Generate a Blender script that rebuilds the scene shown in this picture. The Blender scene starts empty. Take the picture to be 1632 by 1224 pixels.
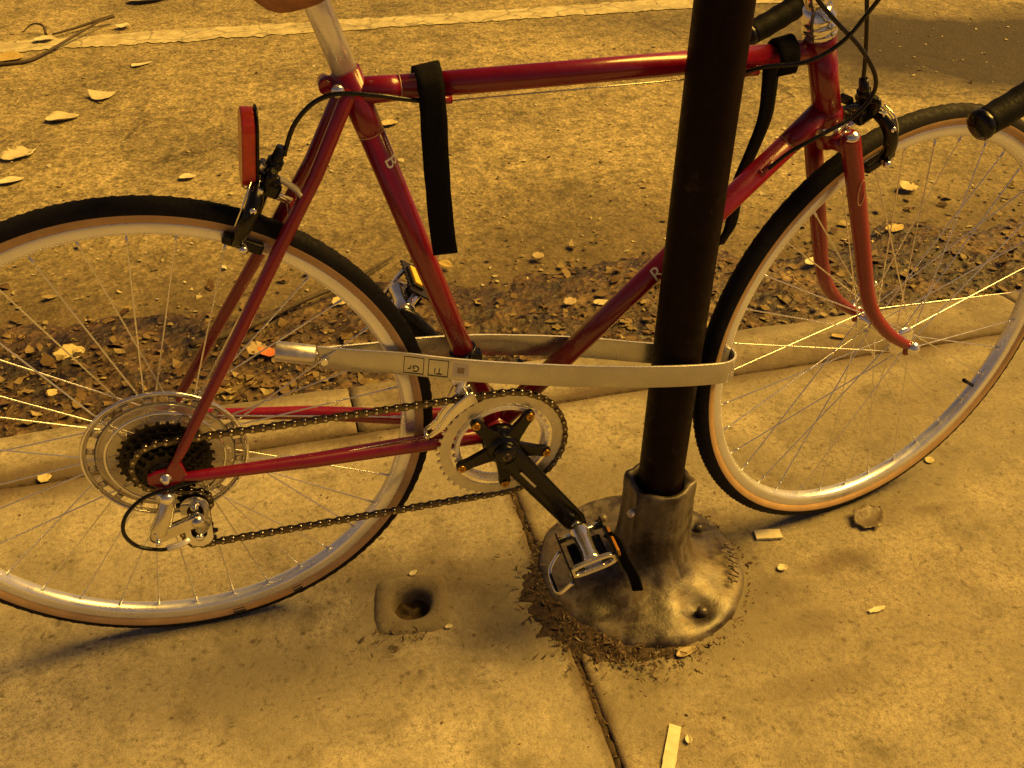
import bpy, bmesh, math, random
from mathutils import Vector, Matrix, noise as mnoise
random.seed(11)
PI = math.pi
scene = bpy.context.scene
C = scene.collection

# ------------------------------------------------------------------ camera
cam_data = bpy.data.cameras.new('camera')
cam_data.sensor_fit = 'HORIZONTAL'; cam_data.sensor_width = 36.0
cam_data.lens = 1544.35 / 1632 * 36.0
cam_data.clip_start = 0.05; cam_data.clip_end = 500
cam = bpy.data.objects.new('camera', cam_data); C.objects.link(cam)
_r = Vector((.9661, -.2580, .0107)); _f = Vector((.2145, .7788, -.5894)); _u = Vector((.1438, .5717, .8077))
_m = Matrix((_r, _u, -_f)).transposed().to_4x4()
_m.translation = Vector((.1703, -1.0355, 1.1317))
cam.matrix_world = _m
scene.camera = cam

# ------------------------------------------------------------------ night sky and the sodium street light
SUN_TO = Vector((.80, .05, 1.0)).normalized()          # direction towards the light
world = bpy.data.worlds.new('World'); scene.world = world; world.use_nodes = True
wn = world.node_tree; bg = wn.nodes['Background']
sky = wn.nodes.new('ShaderNodeTexSky'); sky.sky_type = 'NISHITA'; sky.sun_disc = False
sky.sun_elevation = math.asin(SUN_TO.z); sky.sun_rotation = math.atan2(SUN_TO.x, SUN_TO.y)
tint = wn.nodes.new('ShaderNodeMix'); tint.data_type = 'RGBA'; tint.blend_type = 'MULTIPLY'
tint.inputs[0].default_value = 1.0; tint.inputs[7].default_value = (1.0, .55, .38, 1)
wn.links.new(sky.outputs[0], tint.inputs[6]); wn.links.new(tint.outputs[2], bg.inputs['Color'])
bg.inputs['Strength'].default_value = .036
sun_d = bpy.data.lights.new('sun', 'SUN'); sun_d.energy = 4.8; sun_d.angle = math.radians(36)
sun_d.color = (1.0, .570, .088)
sun = bpy.data.objects.new('sun', sun_d); C.objects.link(sun)
sun.rotation_euler = (-SUN_TO).to_track_quat('-Z', 'Y').to_euler(); sun.location = (0, 0, 6)
scene.view_settings.view_transform = 'Standard'; scene.view_settings.look = 'None'
scene.view_settings.exposure = 0.84; scene.view_settings.gamma = 1.0
scene.view_settings.use_curve_mapping = False

# ------------------------------------------------------------------ helpers
def V(*a): return Vector(a if len(a) > 1 else a[0])

class MB:
    def __init__(s): s.v = []; s.f = []; s.m = []; s.sm = []
    def add(s, verts, faces, mat=0, smooth=True):
        o = len(s.v); s.v += [tuple(q) for q in verts]
        for f in faces:
            s.f.append([i + o for i in f]); s.m.append(mat); s.sm.append(smooth)
        return s
    def box(s, c, size, X=None, Y=None, Z=None, mat=0):
        c = V(c); X = V(X or (1, 0, 0)).normalized(); Y = V(Y or (0, 1, 0)).normalized()
        Z = V(Z).normalized() if Z else X.cross(Y).normalized()
        a, b, d = size[0] / 2, size[1] / 2, size[2] / 2
        vs = [c + X * i * a + Y * j * b + Z * k * d for k in (-1, 1) for j in (-1, 1) for i in (-1, 1)]
        return s.add(vs, [(0, 2, 3, 1), (4, 5, 7, 6), (0, 1, 5, 4), (2, 6, 7, 3), (0, 4, 6, 2), (1, 3, 7, 5)], mat, False)
    def tube(s, pts, rad, n=14, caps=True, mat=0, flat=None, round_ends=False):
        pts = [V(q) for q in pts]; k = len(pts)
        rad = list(rad) if hasattr(rad, '__len__') else [rad] * k
        if round_ends:
            d0 = (pts[0] - pts[1]).normalized(); d1 = (pts[-1] - pts[-2]).normalized(); r0, r1 = rad[0], rad[-1]
            pts = [pts[0] + d0 * r0 * .8, pts[0] + d0 * r0 * .45] + pts + [pts[-1] + d1 * r1 * .45, pts[-1] + d1 * r1 * .8]
            rad = [r0 * .45, r0 * .85] + rad + [r1 * .85, r1 * .45]; k = len(pts)
        T = []
        for i in range(k):
            d = (pts[min(i + 1, k - 1)] - pts[max(i - 1, 0)])
            T.append(d.normalized())
        ref = V(0, 1, 0) if abs(T[0].y) < .9 else V(0, 0, 1)
        if flat is not None: ref = V(flat[0])
        N = (ref - T[0] * ref.dot(T[0])).normalized()
        vs = []
        fa, fb = (flat[1], flat[2]) if flat is not None else (1, 1)
        for i in range(k):
            N = (N - T[i] * N.dot(T[i])).normalized(); B = T[i].cross(N)
            for j in range(n):
                a = 2 * PI * j / n
                vs.append(pts[i] + (N * math.cos(a) * fa + B * math.sin(a) * fb) * rad[i])
        fs = [(i * n + j, i * n + (j + 1) % n, (i + 1) * n + (j + 1) % n, (i + 1) * n + j) for i in range(k - 1) for j in range(n)]
        s.add(vs, fs, mat, True)
        if caps:
            o = len(s.v) - k * n
            s.f.append([o + j for j in reversed(range(n))]); s.m.append(mat); s.sm.append(False)
            s.f.append([o + (k - 1) * n + j for j in range(n)]); s.m.append(mat); s.sm.append(False)
        return s
    def lathe(s, prof, c=(0, 0, 0), axis=(0, 1, 0), n=48, mat=0, closed=False, mats=None, rfun=None):
        A = V(axis).normalized(); ref = V(1, 0, 0) if abs(A.x) < .9 else V(0, 0, 1)
        U = (ref - A * ref.dot(A)).normalized(); W = A.cross(U); c = V(c); k = len(prof)
        vs = []
        for i, (r, h) in enumerate(prof):
            for j in range(n):
                a = 2 * PI * j / n
                rr = r if rfun is None else rfun(i, a, r)
                vs.append(c + A * h + (U * math.cos(a) + W * math.sin(a)) * rr)
        o = len(s.v); s.v += [tuple(q) for q in vs]
        for i in range(k if closed else k - 1):
            i2 = (i + 1) % k
            for j in range(n):
                s.f.append([o + i * n + j, o + i * n + (j + 1) % n, o + i2 * n + (j + 1) % n, o + i2 * n + j])
                s.m.append(mats[i] if mats else mat); s.sm.append(True)
        return s
    def prism(s, outline, c, X, Y, t, mat=0, holes=None):
        """flat outline in plane (X,Y) extruded t along X x Y, centred"""
        c = V(c); X = V(X).normalized(); Y = V(Y).normalized(); Z = X.cross(Y).normalized(); n = len(outline)
        vs = [c + X * a + Y * b + Z * h for h in (-t / 2, t / 2) for a, b in outline]
        fs = [list(reversed(range(n))), list(range(n, 2 * n))] + [(i, (i + 1) % n, n + (i + 1) % n, n + i) for i in range(n)]
        return s.add(vs, fs, mat, False)
    def ring(s, outer, inner, c, X, Y, t, mat=0):
        """plate between two outlines with the same number of points"""
        c = V(c); X = V(X).normalized(); Y = V(Y).normalized(); Z = X.cross(Y).normalized(); n = len(outer)
        vs = [c + X * a + Y * b + Z * h for h in (-t / 2, t / 2) for L in (outer, inner) for a, b in L]
        fs = []
        for i in range(n):
            j = (i + 1) % n
            fs += [(j, i, n + i, n + j), (2 * n + i, 2 * n + j, 3 * n + j, 3 * n + i), (i, j, 2 * n + j, 2 * n + i), (n + j, n + i, 3 * n + i, 3 * n + j)]
        return s.add(vs, fs, mat, False)
    def mesh(s, name, mats):
        me = bpy.data.meshes.new(name); me.from_pydata(s.v, [], s.f)
        for q in (mats if isinstance(mats, (list, tuple)) else [mats]): me.materials.append(q)
        for p, m, sm in zip(me.polygons, s.m, s.sm): p.material_index = m; p.use_smooth = sm
        bm = bmesh.new(); bm.from_mesh(me); bmesh.ops.recalc_face_normals(bm, faces=bm.faces); bm.to_mesh(me); bm.free()
        me.update(); return me
    def build(s, name, mats, parent=None, mw=None, bevel=0):
        o = bpy.data.objects.new(name, s.mesh(name, mats)); C.objects.link(o)
        if parent: o.parent = parent
        if mw is not None: o.matrix_local = mw
        if bevel:
            b = o.modifiers.new('bevel', 'BEVEL'); b.width = bevel; b.segments = 2; b.limit_method = 'ANGLE'; b.angle_limit = math.radians(40)
        return o

def mesh_obj(name, me, parent=None, mw=None):
    o = bpy.data.objects.new(name, me); C.objects.link(o)
    if parent: o.parent = parent
    if mw is not None: o.matrix_local = mw
    return o
def empty(name, parent=None, mw=None):
    o = bpy.data.objects.new(name, None); C.objects.link(o); o.empty_display_size = .05
    if parent: o.parent = parent
    if mw is not None: o.matrix_local = mw
    return o
def tag(o, label=None, cat=None, group=None, kind=None):
    if label: o['label'] = label
    if cat: o['category'] = cat
    if group: o['group'] = group
    if kind: o['kind'] = kind
    return o
def catmull(pts, per=8):
    P = [V(q) for q in pts]; P = [P[0] * 2 - P[1]] + P + [P[-1] * 2 - P[-2]]; out = []
    for i in range(1, len(P) - 2):
        a, b, c, d = P[i - 1:i + 3]
        for k in range(per):
            t = k / per
            out.append(.5 * ((2 * b) + (c - a) * t + (2 * a - 5 * b + 4 * c - d) * t * t + (-a + 3 * b - 3 * c + d) * t ** 3))
    out.append(P[-2]); return out

# ------------------------------------------------------------------ materials
def new_mat(name):
    m = bpy.data.materials.new(name); m.use_nodes = True
    return m, m.node_tree, m.node_tree.nodes['Principled BSDF']
def nd(t, typ, **kw):
    n = t.nodes.new(typ)
    for k, v in kw.items(): setattr(n, k, v)
    return n
def setin(n, **kw):
    for k, v in kw.items(): n.inputs[k.replace('_', ' ')].default_value = v
def coords(t): return nd(t, 'ShaderNodeTexCoord').outputs['Object']
def noise_n(t, co, scale, detail=4, rough=.55, dist=0):
    n = nd(t, 'ShaderNodeTexNoise'); setin(n, Scale=scale, Detail=detail, Roughness=rough, Distortion=dist)
    if co is not None: t.links.new(co, n.inputs['Vector'])
    return n.outputs[0]
def ramp(t, fac, stops):
    r = nd(t, 'ShaderNodeValToRGB'); e = r.color_ramp.elements
    while len(e) < len(stops): e.new(.5)
    for q, (p, c) in zip(e, stops): q.position = p; q.color = c if len(c) == 4 else (*c, 1)
    t.links.new(fac, r.inputs[0]); return r.outputs[0]
def g(v): return (v, v, v, 1)
def mixc(t, fac, a, b, mode='MIX'):
    n = nd(t, 'ShaderNodeMix', data_type='RGBA', blend_type=mode)
    for sock, x in ((0, fac), (6, a), (7, b)):
        if hasattr(x, 'links'): t.links.new(x, n.inputs[sock])
        else: n.inputs[sock].default_value = x if sock == 0 or len(x) == 4 else (*x, 1)
    return n.outputs[2]
def math_n(t, op, a, b=0.0, clamp=False):
    n = nd(t, 'ShaderNodeMath', operation=op, use_clamp=clamp)
    for i, x in enumerate((a, b)):
        if hasattr(x, 'links'): t.links.new(x, n.inputs[i])
        else: n.inputs[i].default_value = x
    return n.outputs[0]
def bump(t, b, h, strength=.3, dist=.002, prev=None):
    n = nd(t, 'ShaderNodeBump'); setin(n, Strength=strength, Distance=dist); t.links.new(h, n.inputs['Height'])
    if prev is not None: t.links.new(prev, n.inputs['Normal'])
    t.links.new(n.outputs[0], b.inputs['Normal']); return n.outputs[0]

def simple(name, col, rough=.5, metal=0, coat=0, var=.25, vscale=60, bs=0, bscale=300, rvar=.15, dirt=None, spec=.5):
    m, t, b = new_mat(name); co = coords(t)
    n = noise_n(t, co, vscale, 5)
    c0 = tuple(x * (1 - var) for x in col); c1 = tuple(min(1, x * (1 + var)) for x in col)
    cc = ramp(t, n, [(.3, c0), (.7, c1)])
    if dirt:
        d = ramp(t, noise_n(t, co, dirt[1], 6, .65), [(dirt[2], g(0)), (dirt[2] + .15, g(1))])
        cc = mixc(t, d, cc, dirt[0])
    t.links.new(cc, b.inputs['Base Color'])
    rr = ramp(t, noise_n(t, co, vscale * 2.3, 4), [(.3, g(max(.02, rough - rvar))), (.7, g(min(1, rough + rvar)))])
    t.links.new(rr, b.inputs['Roughness'])
    setin(b, Metallic=metal); b.inputs['Coat Weight'].default_value = coat; b.inputs['Coat Roughness'].default_value = .08
    b.inputs['Specular IOR Level'].default_value = spec
    if bs: bump(t, b, noise_n(t, co, bscale, 3), bs, .0008)
    return m

M = {}
M['red'] = simple('red_paint', (.205, .002, .021), .30, 0, .45, .10, 40, rvar=.06, dirt=((.10, .014, .016), 120, .70))
M['black_metal'] = simple('black_anodised', (.004, .0035, .0045), .26, 0, .0, .2, 80, rvar=.1, spec=.4)
M['black_plastic'] = simple('black_plastic', (.006, .005, .006), .38, 0, 0, .2, 80, spec=.3)
M['rubber'] = simple('tyre_rubber', (.008, .007, .009), .75, 0, 0, .3, 90, .25, 500, dirt=((.028, .023, .020), 30, .66), spec=.2)
M['tan'] = simple('tan_sidewall', (.50, .32, .15), .60, 0, 0, .12, 50, .15, 700, dirt=((.26, .15, .08), 35, .66))
M['rim'] = simple('brushed_rim', (.86, .88, .92), .30, .70, 0, .06, 30, rvar=.08)
M['spoke'] = simple('steel_spoke', (.85, .84, .82), .20, .85, 0, .05, 30, rvar=.05)
M['chrome'] = simple('chrome', (.86, .85, .83), .13, .9, 0, .06, 50, rvar=.06)
M['alloy'] = simple('polished_alloy', (.88, .86, .83), .27, .45, 0, .08, 60, rvar=.1)
M['alloy_matte'] = simple('matte_alloy', (.66, .64, .58), .36, .85, 0, .08, 60, rvar=.1)
M['steel_dark'] = simple('worn_chain_steel', (.13, .11, .09), .38, 1, 0, .4, 200, rvar=.12)
M['roller'] = simple('chain_roller_steel', (.55, .50, .42), .25, 1, 0, .1, 200)
M['sprocket'] = simple('oily_sprocket', (.025, .021, .020), .45, .6, 0, .5, 120, rvar=.15)
M['titanium'] = simple('titanium_band', (.52, .52, .54), .30, .9, 0, .05, 30, rvar=.06)
M['steel'] = simple('polished_steel', (.66, .64, .60), .22, 1, 0, .08, 60, rvar=.09)
M['gold'] = simple('brass_bolt', (.62, .34, .06), .32, 1, 0, .1, 60)
M['velcro'] = simple('black_velcro', (.006, .0055, .007), .95, 0, 0, .3, 250, .6, 900, spec=.1)
M['tape'] = simple('black_bar_tape', (.004, .0035, .0045), .62, 0, 0, .3, 120, .3, 400, spec=.15)
M['reflector'] = simple('red_reflector_plastic', (.50, .035, .02), .30, 0, .2, .15, 120, .2, 500)
M['amber'] = simple('amber_reflector_plastic', (.42, .17, .015), .3, 0, .2, .1, 120, .2, 500)
M['yellow'] = simple('yellow_reflector_plastic', (.75, .46, .03), .3, 0, .2, .1, 120, .2, 500)
M['clear'] = simple('smoky_clear_plastic', (.42, .38, .30), .25, 0, .3, .1, 60)
M['leather'] = simple('brown_leather', (.34, .15, .07), .5, 0, 0, .2, 70, .2, 300)
M['decal'] = simple('white_decal', (.72, .72, .70), .45, 0, 0, .08, 100)
M['decal_gold'] = simple('gold_decal', (.50, .34, .22), .45, .2, 0, .1, 100)
M['print'] = simple('dark_print', (.035, .030, .026), .55, 0, 0, .1, 200)
M['sticker'] = simple('pale_sticker', (.66, .60, .46), .6, 0, 0, .08, 200)
M['cable'] = simple('cable_housing', (.005, .0045, .005), .28, 0, .0, .2, 90, spec=.4)
M['wire'] = simple('steel_wire', (.60, .58, .55), .25, 1, 0, .05, 90)
M['label_orange'] = simple('tyre_label_print', (.50, .27, .07), .55, 0, 0, .1, 160)
M['pole'] = simple('pole_paint', (.0075, .0026, .0034), .50, 0, .0, .35, 45, .25, 160, rvar=.12, dirt=((.042, .030, .028), 24, .61))
M['pole'].node_tree.nodes['Principled BSDF'].inputs['Specular IOR Level'].default_value = .09

def spoke_disc_mat():
    m, t, b = new_mat('clear_spoke_guard'); co = coords(t)
    setin(b, Base_Color=(.62, .58, .50, 1), Roughness=.12, IOR=1.45)
    b.inputs['Transmission Weight'].default_value = .82
    t.links.new(ramp(t, noise_n(t, co, 60), [(.35, g(.06)), (.7, g(.22))]), b.inputs['Roughness'])
    return m
M['guard'] = spoke_disc_mat()

def dist_to(t, co, p, sx=1, sy=1, warp=None):
    mp = nd(t, 'ShaderNodeVectorMath', operation='SUBTRACT'); t.links.new(co, mp.inputs[0]); mp.inputs[1].default_value = (p[0], p[1], 0)
    sc = nd(t, 'ShaderNodeVectorMath', operation='MULTIPLY'); t.links.new(mp.outputs[0], sc.inputs[0]); sc.inputs[1].default_value = (1 / sx, 1 / sy, 0)
    ln = nd(t, 'ShaderNodeVectorMath', operation='LENGTH'); t.links.new(sc.outputs[0], ln.inputs[0])
    v = ln.outputs['Value']
    if warp is not None: v = math_n(t, 'ADD', v, warp)
    return v

def concrete(name, base, stains, seed=0, dark=(.10, .075, .05), line=None):
    m, t, b = new_mat(name); co0 = coords(t)
    off = nd(t, 'ShaderNodeVectorMath', operation='ADD'); t.links.new(co0, off.inputs[0]); off.inputs[1].default_value = (seed * 3.1, seed * 1.7, 0)
    co = off.outputs[0]
    big = noise_n(t, co, 2.2, 5, .6, .3); mid = noise_n(t, co, 13, 6, .68, .2); fine = noise_n(t, co, 120, 4, .7); grit = noise_n(t, co, 420, 2, .6)
    c = ramp(t, big, [(.25, tuple(x * .70 for x in base)), (.55, base), (.8, tuple(min(1, x * 1.16) for x in base))])
    c = mixc(t, .85, c, ramp(t, mid, [(.30, g(.34)), (.44, g(.86)), (.55, g(1.0)), (.75, g(1.18))]), 'MULTIPLY')
    c = mixc(t, .9, c, ramp(t, fine, [(.30, g(.46)), (.50, g(.98)), (.72, g(1.22))]), 'MULTIPLY')
    c = mixc(t, .7, c, ramp(t, grit, [(.34, g(.56)), (.5, g(1.0)), (.7, g(1.20))]), 'MULTIPLY')
    warp = math_n(t, 'MULTIPLY', math_n(t, 'SUBTRACT', noise_n(t, co, 9, 6, .7), .5), 1.6)
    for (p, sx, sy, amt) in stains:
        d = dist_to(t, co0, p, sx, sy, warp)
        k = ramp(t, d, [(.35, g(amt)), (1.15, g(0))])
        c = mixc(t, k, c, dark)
    gr = ramp(t, noise_n(t, co, 3.0, 8, .68, .15), [(.42, g(0)), (.62, g(.82))])
    c = mixc(t, gr, c, tuple(x * .50 for x in base))
    gr2 = ramp(t, noise_n(t, co, 10, 8, .74, .1), [(.53, g(0)), (.70, g(.70))])
    c = mixc(t, gr2, c, (.10, .082, .056))
    gr3 = ramp(t, noise_n(t, co, 62, 4, .75, .4), [(.58, g(0)), (.68, g(.75))])
    c = mixc(t, gr3, c, (.075, .058, .040))
    # little dark specks
    vo = nd(t, 'ShaderNodeTexVoronoi'); setin(vo, Scale=34, Randomness=1.0); t.links.new(co, vo.inputs['Vector'])
    sp = math_n(t, 'MULTIPLY', ramp(t, vo.outputs['Distance'], [(.05, g(1)), (.20, g(0))]), ramp(t, noise_n(t, co, 5, 3), [(.50, g(0)), (.62, g(.85))]))
    c = mixc(t, sp, c, (.06, .045, .03))
    if line:
        for (axis, pos, w, amt) in line:
            sep = nd(t, 'ShaderNodeSeparateXYZ'); t.links.new(co0, sep.inputs[0])
            dd = math_n(t, 'ABSOLUTE', math_n(t, 'SUBTRACT', sep.outputs[axis], pos))
            dd = math_n(t, 'ADD', math_n(t, 'DIVIDE', dd, w), math_n(t, 'MULTIPLY', warp, .9))
            c = mixc(t, ramp(t, dd, [(.2, g(amt)), (1.1, g(0))]), c, dark)
    t.links.new(c, b.inputs['Base Color'])
    t.links.new(ramp(t, mid, [(.3, g(.72)), (.7, g(.92))]), b.inputs['Roughness'])
    b.inputs['Specular IOR Level'].default_value = .3
    p = bump(t, b, grit, .40, .0014); p = bump(t, b, fine, .45, .003, p); bump(t, b, mid, .40, .007, p)
    return m

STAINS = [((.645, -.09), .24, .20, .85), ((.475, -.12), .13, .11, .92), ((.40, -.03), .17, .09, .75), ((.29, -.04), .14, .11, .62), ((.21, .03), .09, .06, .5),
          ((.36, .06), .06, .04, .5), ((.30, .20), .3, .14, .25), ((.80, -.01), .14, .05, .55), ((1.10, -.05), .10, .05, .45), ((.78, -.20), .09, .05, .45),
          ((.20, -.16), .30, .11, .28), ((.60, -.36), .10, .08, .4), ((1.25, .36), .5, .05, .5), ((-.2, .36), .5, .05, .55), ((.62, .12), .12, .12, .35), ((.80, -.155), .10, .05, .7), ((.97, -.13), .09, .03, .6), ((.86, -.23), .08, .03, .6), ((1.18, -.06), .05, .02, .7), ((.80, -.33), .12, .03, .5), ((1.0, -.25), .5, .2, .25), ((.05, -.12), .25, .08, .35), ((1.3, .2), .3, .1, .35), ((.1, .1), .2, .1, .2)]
M['slab'] = concrete('sidewalk_concrete', (.41, .36, .27), STAINS, 0, (.080, .056, .040), [(0, .502, .022, .9), (1, .385, .055, .9)])
M['slab_b'] = concrete('sidewalk_concrete_darker', (.34, .295, .212), STAINS, 3, (.090, .062, .044), [(0, .502, .024, .9), (1, .385, .035, .75)])
M['kerb'] = concrete('kerb_concrete', (.34, .295, .215), [((1.35, .43), .40, .08, .75), ((.42, .46), .16, .14, .75), ((-.3, .40), .35, .06, .75), ((.9, .42), .25, .06, .6), ((1.1, .53), .3, .03, .6), ((.1, .53), .5, .03, .6), ((1.9, .5), .3, .08, .6)], 6, (.080, .056, .040), [(1, .385, .055, .95)])
M['patch'] = concrete('patch_concrete', (.33, .285, .20), STAINS + [((.27, -.10), .07, .030, .8), ((.345, -.06), .02, .06, .7)], 9, (.085, .058, .042))
M['soil'] = simple('joint_dirt', (.052, .037, .025), .95, 0, 0, .5, 120, .8, 300, spec=.1)

def asphalt():
    m, t, b = new_mat('asphalt'); co = coords(t)
    big = noise_n(t, co, 1.1, 5, .6, .4); mid = noise_n(t, co, 30, 6, .72); fine = noise_n(t, co, 130, 4, .7)
    c = ramp(t, big, [(.3, (.185, .150, .080)), (.7, (.32, .262, .145))])
    c = mixc(t, .95, c, ramp(t, mid, [(.33, g(.40)), (.5, g(.95)), (.68, g(1.35))]), 'MULTIPLY')
    c = mixc(t, .9, c, ramp(t, fine, [(.33, g(.45)), (.52, g(1.0)), (.70, g(1.45))]), 'MULTIPLY')
    vo = nd(t, 'ShaderNodeTexVoronoi'); setin(vo, Scale=95, Randomness=1.0); t.links.new(co, vo.inputs['Vector'])
    c = mixc(t, .75, c, ramp(t, vo.outputs['Color'], [(.2, g(.62)), (.5, g(1.0)), (.85, g(1.35))]), 'MULTIPLY')
    cw = nd(t, 'ShaderNodeVectorMath', operation='ADD'); t.links.new(co, cw.inputs[0])
    cn = nd(t, 'ShaderNodeTexNoise'); setin(cn, Scale=3.0, Detail=6.0, Roughness=.65); t.links.new(co, cn.inputs['Vector'])
    cs = nd(t, 'ShaderNodeVectorMath', operation='SCALE'); t.links.new(cn.outputs[1], cs.inputs[0]); cs.inputs['Scale'].default_value = .55; t.links.new(cs.outputs[0], cw.inputs[1])
    ve = nd(t, 'ShaderNodeTexVoronoi', feature='DISTANCE_TO_EDGE'); setin(ve, Scale=.75); t.links.new(cw.outputs[0], ve.inputs['Vector'])
    cm = math_n(t, 'MULTIPLY', ramp(t, ve.outputs['Distance'], [(.003, g(.75)), (.011, g(0))]), ramp(t, noise_n(t, co, .8, 3), [(.45, g(0)), (.55, g(1))]))
    c = mixc(t, cm, c, (.05, .036, .02))
    pt = ramp(t, noise_n(t, co, 2.6, 7, .7), [(.36, g(.62)), (.52, g(1.0)), (.68, g(1.22))]); c = mixc(t, .9, c, pt, 'MULTIPLY')
    # dark soft-edged patches at the far right of the road
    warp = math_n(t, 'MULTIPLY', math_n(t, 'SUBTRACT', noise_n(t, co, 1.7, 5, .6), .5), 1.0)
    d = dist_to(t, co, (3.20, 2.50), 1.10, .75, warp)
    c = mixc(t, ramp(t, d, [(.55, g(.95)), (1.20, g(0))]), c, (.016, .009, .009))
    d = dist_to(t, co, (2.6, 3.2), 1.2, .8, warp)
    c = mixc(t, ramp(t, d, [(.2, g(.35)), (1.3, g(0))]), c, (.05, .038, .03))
    # damp dirt in the gutter
    sep = nd(t, 'ShaderNodeSeparateXYZ'); t.links.new(co, sep.inputs[0])
    dd = math_n(t, 'ADD', sep.outputs[1], math_n(t, 'MULTIPLY', warp, .45))
    c = mixc(t, ramp(t, math_n(t, 'DIVIDE', dd, 2.0), [(.46, g(.88)), (.86, g(0))]), c, (.062, .040, .019))
    t.links.new(c, b.inputs['Base Color'])
    t.links.new(ramp(t, fine, [(.3, g(.55)), (.7, g(.9))]), b.inputs['Roughness']); b.inputs['Specular IOR Level'].default_value = .35
    p = bump(t, b, vo.outputs['Distance'], .45, .003); p = bump(t, b, mid, .55, .008, p); bump(t, b, fine, .4, .003, p)
    return m
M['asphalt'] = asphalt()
def road_paint():
    m, t, b = new_mat('worn_road_paint'); co = coords(t)
    vo = nd(t, 'ShaderNodeTexVoronoi', feature='DISTANCE_TO_EDGE'); setin(vo, Scale=5.5)
    wv = nd(t, 'ShaderNodeVectorMath', operation='ADD'); t.links.new(co, wv.inputs[0])
    nz = nd(t, 'ShaderNodeTexNoise'); setin(nz, Scale=9.0, Detail=4.0); t.links.new(co, nz.inputs['Vector'])
    sc = nd(t, 'ShaderNodeVectorMath', operation='SCALE'); t.links.new(nz.outputs[1], sc.inputs[0]); sc.inputs['Scale'].default_value = .12
    t.links.new(sc.outputs[0], wv.inputs[1]); t.links.new(wv.outputs[0], vo.inputs['Vector'])
    cr = ramp(t, vo.outputs['Distance'], [(.010, g(1)), (.035, g(0))])
    wear = ramp(t, noise_n(t, co, 14, 8, .78), [(.40, g(0)), (.58, g(1))])
    c = mixc(t, wear, (.50, .45, .30), (.31, .265, .16)); c = mixc(t, math_n(t, 'MULTIPLY', cr, .7), c, (.14, .12, .08))
    t.links.new(c, b.inputs['Base Color']); setin(b, Roughness=.75)
    bump(t, b, noise_n(t, co, 120, 4, .7), .5, .004)
    return m
M['road_paint'] = road_paint()

def leaf_mat(name, cols, trans=.0):
    m, t, b = new_mat(name); co = coords(t)
    geo = nd(t, 'ShaderNodeNewGeometry')
    n = len(cols)
    c = ramp(t, geo.outputs['Random Per Island'], [((i + .0) / n, q) for i, q in enumerate(cols)])
    v = ramp(t, noise_n(t, co, 90, 5, .65), [(.32, g(.62)), (.5, g(1)), (.7, g(1.15))])
    c = mixc(t, .8, c, v, 'MULTIPLY')
    t.links.new(c, b.inputs['Base Color']); setin(b, Roughness=.62); b.inputs['Specular IOR Level'].default_value = .35
    bump(t, b, noise_n(t, co, 160, 3), .3, .002)
    return m
M['litter'] = leaf_mat('gutter_leaf_litter', [(.060, .032, .014), (.11, .066, .028), (.15, .10, .040), (.075, .042, .018), (.20, .145, .06), (.12, .076, .032), (.065, .036, .016), (.28, .22, .10), (.09, .054, .024)])
M['debris'] = leaf_mat('pole_base_debris', [(.05, .028, .02), (.10, .06, .035), (.075, .036, .026), (.16, .12, .07), (.04, .025, .018)])
M['crumbs'] = leaf_mat('road_crumbs', [(.30, .25, .13), (.42, .38, .24), (.22, .17, .08), (.5, .46, .33), (.12, .09, .05)])
LEAFC = {'yellow': (.42, .35, .17), 'pale': (.44, .39, .25), 'tan': (.30, .23, .13), 'orange': (.42, .11, .03), 'brown': (.095, .068, .042), 'cream': (.50, .45, .31), 'gold': (.38, .28, .09)}
for k_, c_ in LEAFC.items():
    M['leaf_' + k_] = simple('leaf_' + k_, c_, .55, 0, 0, .14, 60, .25, 240, dirt=(tuple(x * .55 for x in c_), 45, .62))
M['twig'] = simple('twig_bark', (.045, .030, .020), .8, 0, 0, .3, 90, .3, 300)
M['paper'] = simple('dirty_paper', (.60, .54, .38), .8, 0, 0, .14, 70, .2, 200, dirt=((.30, .24, .14), 40, .58))
def cast_iron():
    m, t, b = new_mat('cast_pole_base'); co = coords(t)
    big = noise_n(t, co, 14, 6, .65, .4); mid = noise_n(t, co, 55, 5, .7); fine = noise_n(t, co, 260, 3, .7)
    c = ramp(t, big, [(.36, (.018, .012, .011)), (.45, (.062, .048, .038)), (.53, (.135, .115, .095)), (.60, (.13, .098, .058)), (.72, (.040, .027, .018))])
    c = mixc(t, .8, c, ramp(t, mid, [(.3, g(.55)), (.5, g(1)), (.75, g(1.15))]), 'MULTIPLY')
    t.links.new(c, b.inputs['Base Color'])
    t.links.new(ramp(t, mid, [(.3, g(.28)), (.7, g(.58))]), b.inputs['Roughness']); setin(b, Metallic=.15)
    p = bump(t, b, fine, .25, .001); bump(t, b, mid, .3, .004, p)
    return m
M['cast'] = cast_iron()

# ------------------------------------------------------------------ setting: ground, road, kerb, sidewalk
ROAD_Z = -.12
gnd = MB().add([(-80, -80, -.35), (80, -80, -.35), (80, 80, -.35), (-80, 80, -.35)], [(0, 1, 2, 3)], smooth=False).build('ground', M['soil']); tag(gnd, kind='structure')

def grid(x0, x1, y0, y1, nx, ny, zf, skip=None, xf=None):
    vs, fs = [], []
    for j in range(ny + 1):
        for i in range(nx + 1):
            x = x0 + (x1 - x0) * i / nx; y = y0 + (y1 - y0) * j / ny
            if xf: x, y = xf(x, y)
            vs.append((x, y, zf(x, y)))
    for j in range(ny):
        for i in range(nx):
            a = j * (nx + 1) + i
            if skip and skip(x0 + (x1 - x0) * (i + .5) / nx, y0 + (y1 - y0) * (j + .5) / ny): continue
            fs.append((a, a + 1, a + nx + 2, a + nx + 1))
    return vs, fs
def nz(x, y, s, z=0.): return mnoise.noise(Vector((x * s, y * s, z)))

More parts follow.
